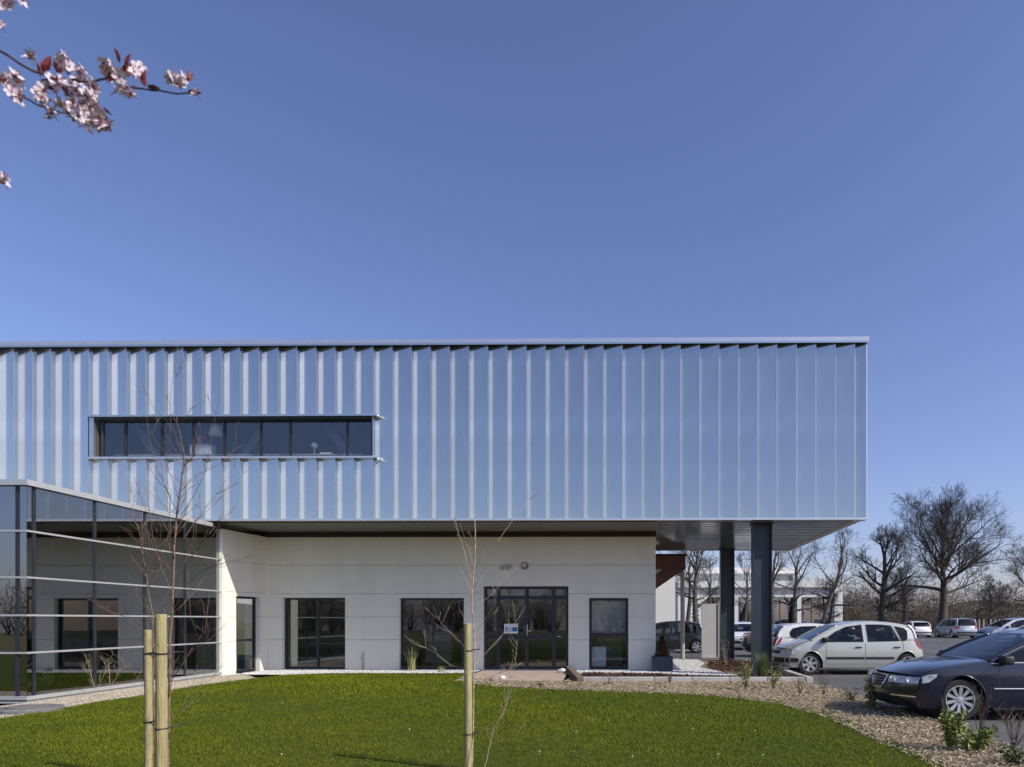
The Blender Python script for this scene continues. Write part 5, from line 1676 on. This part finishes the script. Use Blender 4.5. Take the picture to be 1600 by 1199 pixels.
    ub.box(-L / 2 + .35, L / 2 - .3, -W0 + .27, W0 - .27, .17, .55)
    ub.box(-L / 2 + P['wheels'][0] + .5, -L / 2 + P['wheels'][1] - .5, -W0 + .05, W0 - .05, .17, .42)
    ub.build('underbody', M['black'], o)
    sx_ = P['wins'][0][-1][0] - .28 - L / 2
    for sgn in (1, -1):
        s_ = MB().bevbox(sx_ - .45, sx_ + .05, sgn * .37 - .24, sgn * .37 + .24, .45, .62, .05)
        s_.bevbox(sx_ - .02, sx_ + .14, sgn * .37 - .23, sgn * .37 + .23, .55, belt(2) + .17, .06)
        s_.bevbox(sx_ + .05, sx_ + .15, sgn * .37 - .12, sgn * .37 + .12, belt(2) + .19, belt(2) + .36, .04)
        s_.build('seat', M['seat'], o, smooth=True)
    rx = P['wheels'][1] - .35 - L / 2
    s_ = MB().bevbox(rx - .4, rx, -.62, .62, .45, .62, .05).bevbox(rx - .05, rx + .1, -.62, .62, .55, belt(3) + .12, .06)
    for q in (-.42, .42):
        s_.bevbox(rx, rx + .09, q - .12, q + .12, belt(3) + .13, belt(3) + .25, .03)
    s_.build('rear_seat', M['seat'], o, smooth=True)
    dx = seg['screen'][0][0] - L / 2
    MB().bevbox(dx - .02, dx + .42, -W0 + .16, W0 - .16, .6, belt(1.3) - .0, .04).build('dashboard', M['seat'], o)
    MB().lathe([(.17, 0), (.19, .01), (.17, .02), (.15, .01), (.17, 0)], 16, 'z').build('steering_wheel', M['black'], o).matrix_local = Matrix.Translation((dx + .52, -.37, belt(1.3) - .02)) @ Matrix.Rotation(R(65), 4, 'Y')
    # wheels
    r = P['r']
    wp = None
    ty = MB().lathe([(r * .68, -.10), (r * .90, -.105), (r * .985, -.085), (r, -.05), (r, .05), (r * .985, .085), (r * .90, .105), (r * .68, .10)], 32, 'y', cap=False)
    rm = MB()
    rr_ = r * .69
    for prf in ([(rr_, -.095), (rr_, -.108), (rr_ * .93, -.108), (rr_ * .90, -.09), (rr_ * .9, .0), (rr_, .0)],):
        k = len(rm.v); n = 32
        for q, a in prf:
            for j in range(n):
                t = 6.2832 * j / n
                rm.v.append((q * math.cos(t), a, q * math.sin(t)))
        for i in range(len(prf) - 1):
            for j in range(n):
                rm.f.append((k + i * n + j, k + i * n + (j + 1) % n, k + (i + 1) * n + (j + 1) % n, k + (i + 1) * n + j))
    sw = .20 if spokes > 7 else .34
    for j in range(spokes):
        t = 6.2832 * j / spokes + .2
        u = Vector((math.cos(t), 0, math.sin(t))); v_ = Vector((-math.sin(t), 0, math.cos(t)))
        r1, r2 = rr_ * .16, rr_ * .93
        w1, w2 = rr_ * sw * .38, rr_ * sw * .62
        a_ = [u * r1 + v_ * w1, u * r1 - v_ * w1, u * r2 - v_ * w2, u * r2 + v_ * w2]
        rm.add([q + Vector((0, -.088, 0)) for q in a_[:2]] + [q + Vector((0, -.100, 0)) for q in a_[2:]] + [q + Vector((0, -.055, 0)) for q in a_], [(0, 1, 2, 3), (0, 4, 5, 1), (1, 5, 6, 2), (2, 6, 7, 3), (3, 7, 4, 0)])
    rm.lathe([(rr_ * .24, -.06), (rr_ * .22, -.096), (rr_ * .1, -.10)], 14, 'y')
    bd = MB().lathe([(rr_ * .95, -.04), (rr_ * .95, .0)], 24, 'y')
    for i, xw in enumerate(P['wheels']):
        for sgn in (-1, 1):
            Mx = Matrix.Translation((xw - L / 2, sgn * (W0 - .125), r)) @ Matrix.Rotation(0 if sgn < 0 else math.pi, 4, 'Z')
            if wp is None:
                wp = ty.build('wheel', M['tyre'], o, smooth=False)
                rm.build('rim', M['rim'], wp, fix=True)
                bd.build('brake_disc', M['black'], wp)
                wp.matrix_local = Mx
            else:
                c = part_copy(wp, o, Mx)
                for ch in wp.children:
                    k = ch.copy(); C.objects.link(k); k.parent = c
    # faces of the car: patches laid just over the body skin
    def at_z(pl, z):
        best = None
        for (x0, z0), (x1, z1) in zip(pl[:-1], pl[1:]):
            if (z0 - z) * (z1 - z) <= 0 and abs(z1 - z0) > 1e-9:
                return x0 + (x1 - x0) * (z - z0) / (z1 - z0)
        return pl[-1][0] if z > pl[-1][1] else pl[0][0]
    def patch(name, pl, fz, t0, t1, m, out, n=8, nz=4, mirror=True, parent=None):
        """fz(t)->(zlow, zhigh)"""
        for sg in ((1, -1) if mirror else (1,)):
            g = MB()
            for i in range(n + 1):
                t = t0 + (t1 - t0) * i / n
                za, zb_ = fz(t)
                for j in range(nz + 1):
                    z = za + (zb_ - za) * j / nz
                    q = mp(at_z(pl, z), z, sg * t)
                    nrm = Vector((-1 if pl is seg['nose'] else 1, sg * max(0, abs(t) - .5) * 1.6, .15)).normalized()
                    g.v.append(tuple(q + nrm * out))
            for i in range(n):
                for j in range(nz):
                    g.f.append((i * (nz + 1) + j, i * (nz + 1) + j + 1, (i + 1) * (nz + 1) + j + 1, (i + 1) * (nz + 1) + j))
            b_ = g.build(name, m, o, smooth=True)
        return b_
    def side_patch(name, poly, m, out=.008):
        po = refine(poly, True, .05)
        t_ = tessellate_polygon([[Vector((p[0], p[1], 0)) for p in po]])
        for sgn in (1, -1):
            g = MB(); g.v = [tuple(mp(p[0], p[1], sgn, out)) for p in po]; g.f = [tuple(t) for t in t_]
            g.build(name, m, o)
    N, T = seg['nose'], seg['tail']
    hz = P['nose'][-1][1]
    if front == 'shield':
        patch('grille', N, lambda t: (.45, hz - .035), -.34, .34, M['black'], .008, mirror=False)
        gr = [(t, z) for t, z in ((-.40, hz - .03), (-.20, hz - .022), (.20, hz - .022), (.40, hz - .03), (.36, .50), (.30, .445), (0, .435), (-.30, .445), (-.36, .50), (-.40, hz - .03))]
        MB().tube([mp(at_z(N, z), z, t) + Vector((-.014, 0, .006)) for t, z in gr], .013, 6).build('grille_frame', M['chrome'], o)
        gb_ = MB()
        for z in np.linspace(.475, hz - .06, 4):
            gb_.tube([mp(at_z(N, z), z, t) + Vector((-.012, 0, 0)) for t in np.linspace(-.34, .34, 9)], .005, 4)
        gb_.build('grille_bars', M['rim'], o)
        em = MB(); c = mp(at_z(N, .55), .55, 0) + Vector((-.030, 0, 0))
        em.tube([c + Vector((0, .062 * math.cos(a), .062 * math.sin(a))) for a in np.linspace(0, 6.2832, 25)], .006, 5)
        for pl_ in ([(-.022, .056), (0, .006), (.022, .056)], [(-.05, .03), (-.022, -.054), (0, -.004), (.022, -.054), (.05, .03)]):
            em.tube([c + Vector((0, y, z)) for y, z in pl_], .005, 4)
        em.build('emblem', M['chrome'], o)
        patch('headlight', N, lambda t: (.545 + .02 * max(0, t - .6), hz - .02), .47, 1.0, M['head'], .010)
        side_patch('headlight_side', [(.09, .56), (.09, .655), (.22, .685), (.44, .70), (.42, .655), (.25, .575)], M['head'])
        for sg in (1, -1):
            for t, r1 in ((.60, .052), (.83, .048)):
                q = mp(at_z(N, .605), .605, sg * t) + Vector((-.022, sg * .004, 0))
                lens_ = MB().lathe([(r1, 0), (r1 * .92, -.012), (r1 * .5, -.02), (.004, -.022)], 16, 'y')
                lo = lens_.build('lamp_lens', M['chrome'], o, smooth=True)
                lo.matrix_local = Matrix.Translation(q) @ Matrix.Rotation(R(-90) + sg * t * .5, 4, 'Z')
        patch('fog_strip', N, lambda t: (.345, .365), .55, .97, M['chrome'], .012, nz=1)
        patch('lower_intake', N, lambda t: (.21, .315), -.9, .9, M['black'], .006, mirror=False)
    else:
        patch('grille', N, lambda t: (hz - .14, hz - .05), -.55, .55, M['black'], .008, mirror=False)
        patch('headlight', N, lambda t: (hz - .18, hz - .02), .6, 1.0, M['head'], .010)
        side_patch('headlight_side', [(.08, hz - .15), (.10, hz - .03), (.30, hz + .045), (.52, hz + .075), (.42, hz - .02), (.25, hz - .10)], M['head'])
        patch('bumper_strip', N, lambda t: (.33, .46), -1, 1, M['black'], .012, mirror=False)
        side_patch('bumper_strip_side', [(.03, .34), (.03, .46), (.30, .46), (.40, .42), (.34, .34)], M['black'], .010)
        patch('plate', N, lambda t: (.36, .45), -.28, .28, M['plate'], .02, mirror=False)
    tz = P['rear'][-1][1]
    if tails == 'side':
        side_patch('tail_light', [(L - .32, tz - .02), (L - .28, tz + .02), (L - .17, tz - .10), (L - .06, tz - .24), (L - .10, tz - .27), (L - .24, tz - .17)], M['tail'])
        patch('tail_light_back', T, lambda t: (tz - .27, tz - .05), .80, 1.0, M['tail'], .008)
    else:
        patch('tail_light_back', T, lambda t: (tz - .22, tz - .03), .72, 1.0, M['tail'], .008)
        side_patch('tail_light', [(L - .26, tz - .21), (L - .26, tz - .04), (L - .12, tz - .05), (L - .08, tz - .21)], M['tail'])
    patch('rear_plate', T, lambda t: (tz - .33, tz - .23), -.28, .28, M['plate'], .012, mirror=False)
    patch('rear_bumper_strip', T, lambda t: (.42, .50), -.98, .98, M['black'], .008, mirror=False)
    o.scale = (scale,) * 3
    return o
cx_ = lambda xw, P: xw - P['wheels'][0] + P['L'] / 2
make_car(SEDAN, PT['navy'], 'dark navy saloon with chrome grille and alloy wheels at the right edge', (cx_(4.92, SEDAN), 10.28 + SEDAN['W'] - .02, 0), 0, 10, front='shield')
make_car(MPV, PT['silver'], 'pale silver people carrier parked beside the nearer dark column', (cx_(4.98, MPV), 18.9 + MPV['W'], 0), 0, 6, trim=None, side_strip=[(1.30, 2.32), (2.37, 3.12)], tails='side')
make_car(HATCH, PT['white'], 'white hatchback parked just behind the pale silver people carrier', (4.65 + HATCH['L'] / 2, 23.4, 0), math.pi, 6, trim=None, tails='side')
make_car(MPV, PT['dark'], 'dark estate car half hidden by the recessed wall and the grey board', (3.15 - 3.52 + MPV['L'] / 2 + .0, 32.1, 0), 0, 6, trim=None)
make_car(HATCH, PT['white'], 'white car seen end on between the two dark columns', (6.0, 36.0, 0), math.pi / 2, 6, trim=None)
make_car(SEDAN, PT['dark'], 'dark saloon whose boot shows left of the nearer column', (4.75 + SEDAN['L'] / 2, 28.6, 0), math.pi, 8, trim=None)
FAR = -math.pi / 2
make_car(HATCH, PT['white'], 'far white hatchback seen from behind, left of the silver van', (24.7, 60, 0), FAR, 6, trim=None)
make_car(VAN, PT['bluesilver'], 'far silver van seen from behind under the biggest oak', (28.0, 59.5, 0), FAR, 6, trim=None, cat='van')
make_car(HATCH, PT['green'], 'far dark car whose roof shows above the silver car rear', (21.1, 60.5, 0), FAR, 6, trim=None)
make_car(HATCH, PT['dark'], 'far black car whose roof shows above the silver car windscreen', (18.5, 60.5, 0), FAR, 6, trim=None)
make_car(MPV, PT['bluesilver'], 'blue-silver car at the right edge beyond the dark saloon roof', (23.2 + MPV['L'] / 2, 45.5, 0), 0, 6, trim=None, scale=1.12)
make_car(HATCH, PT['white'], 'white car whose roof just shows behind the dark saloon roof', (17.9 + HATCH['L'] / 2, 33.5, 0), 0, 6, trim=None)
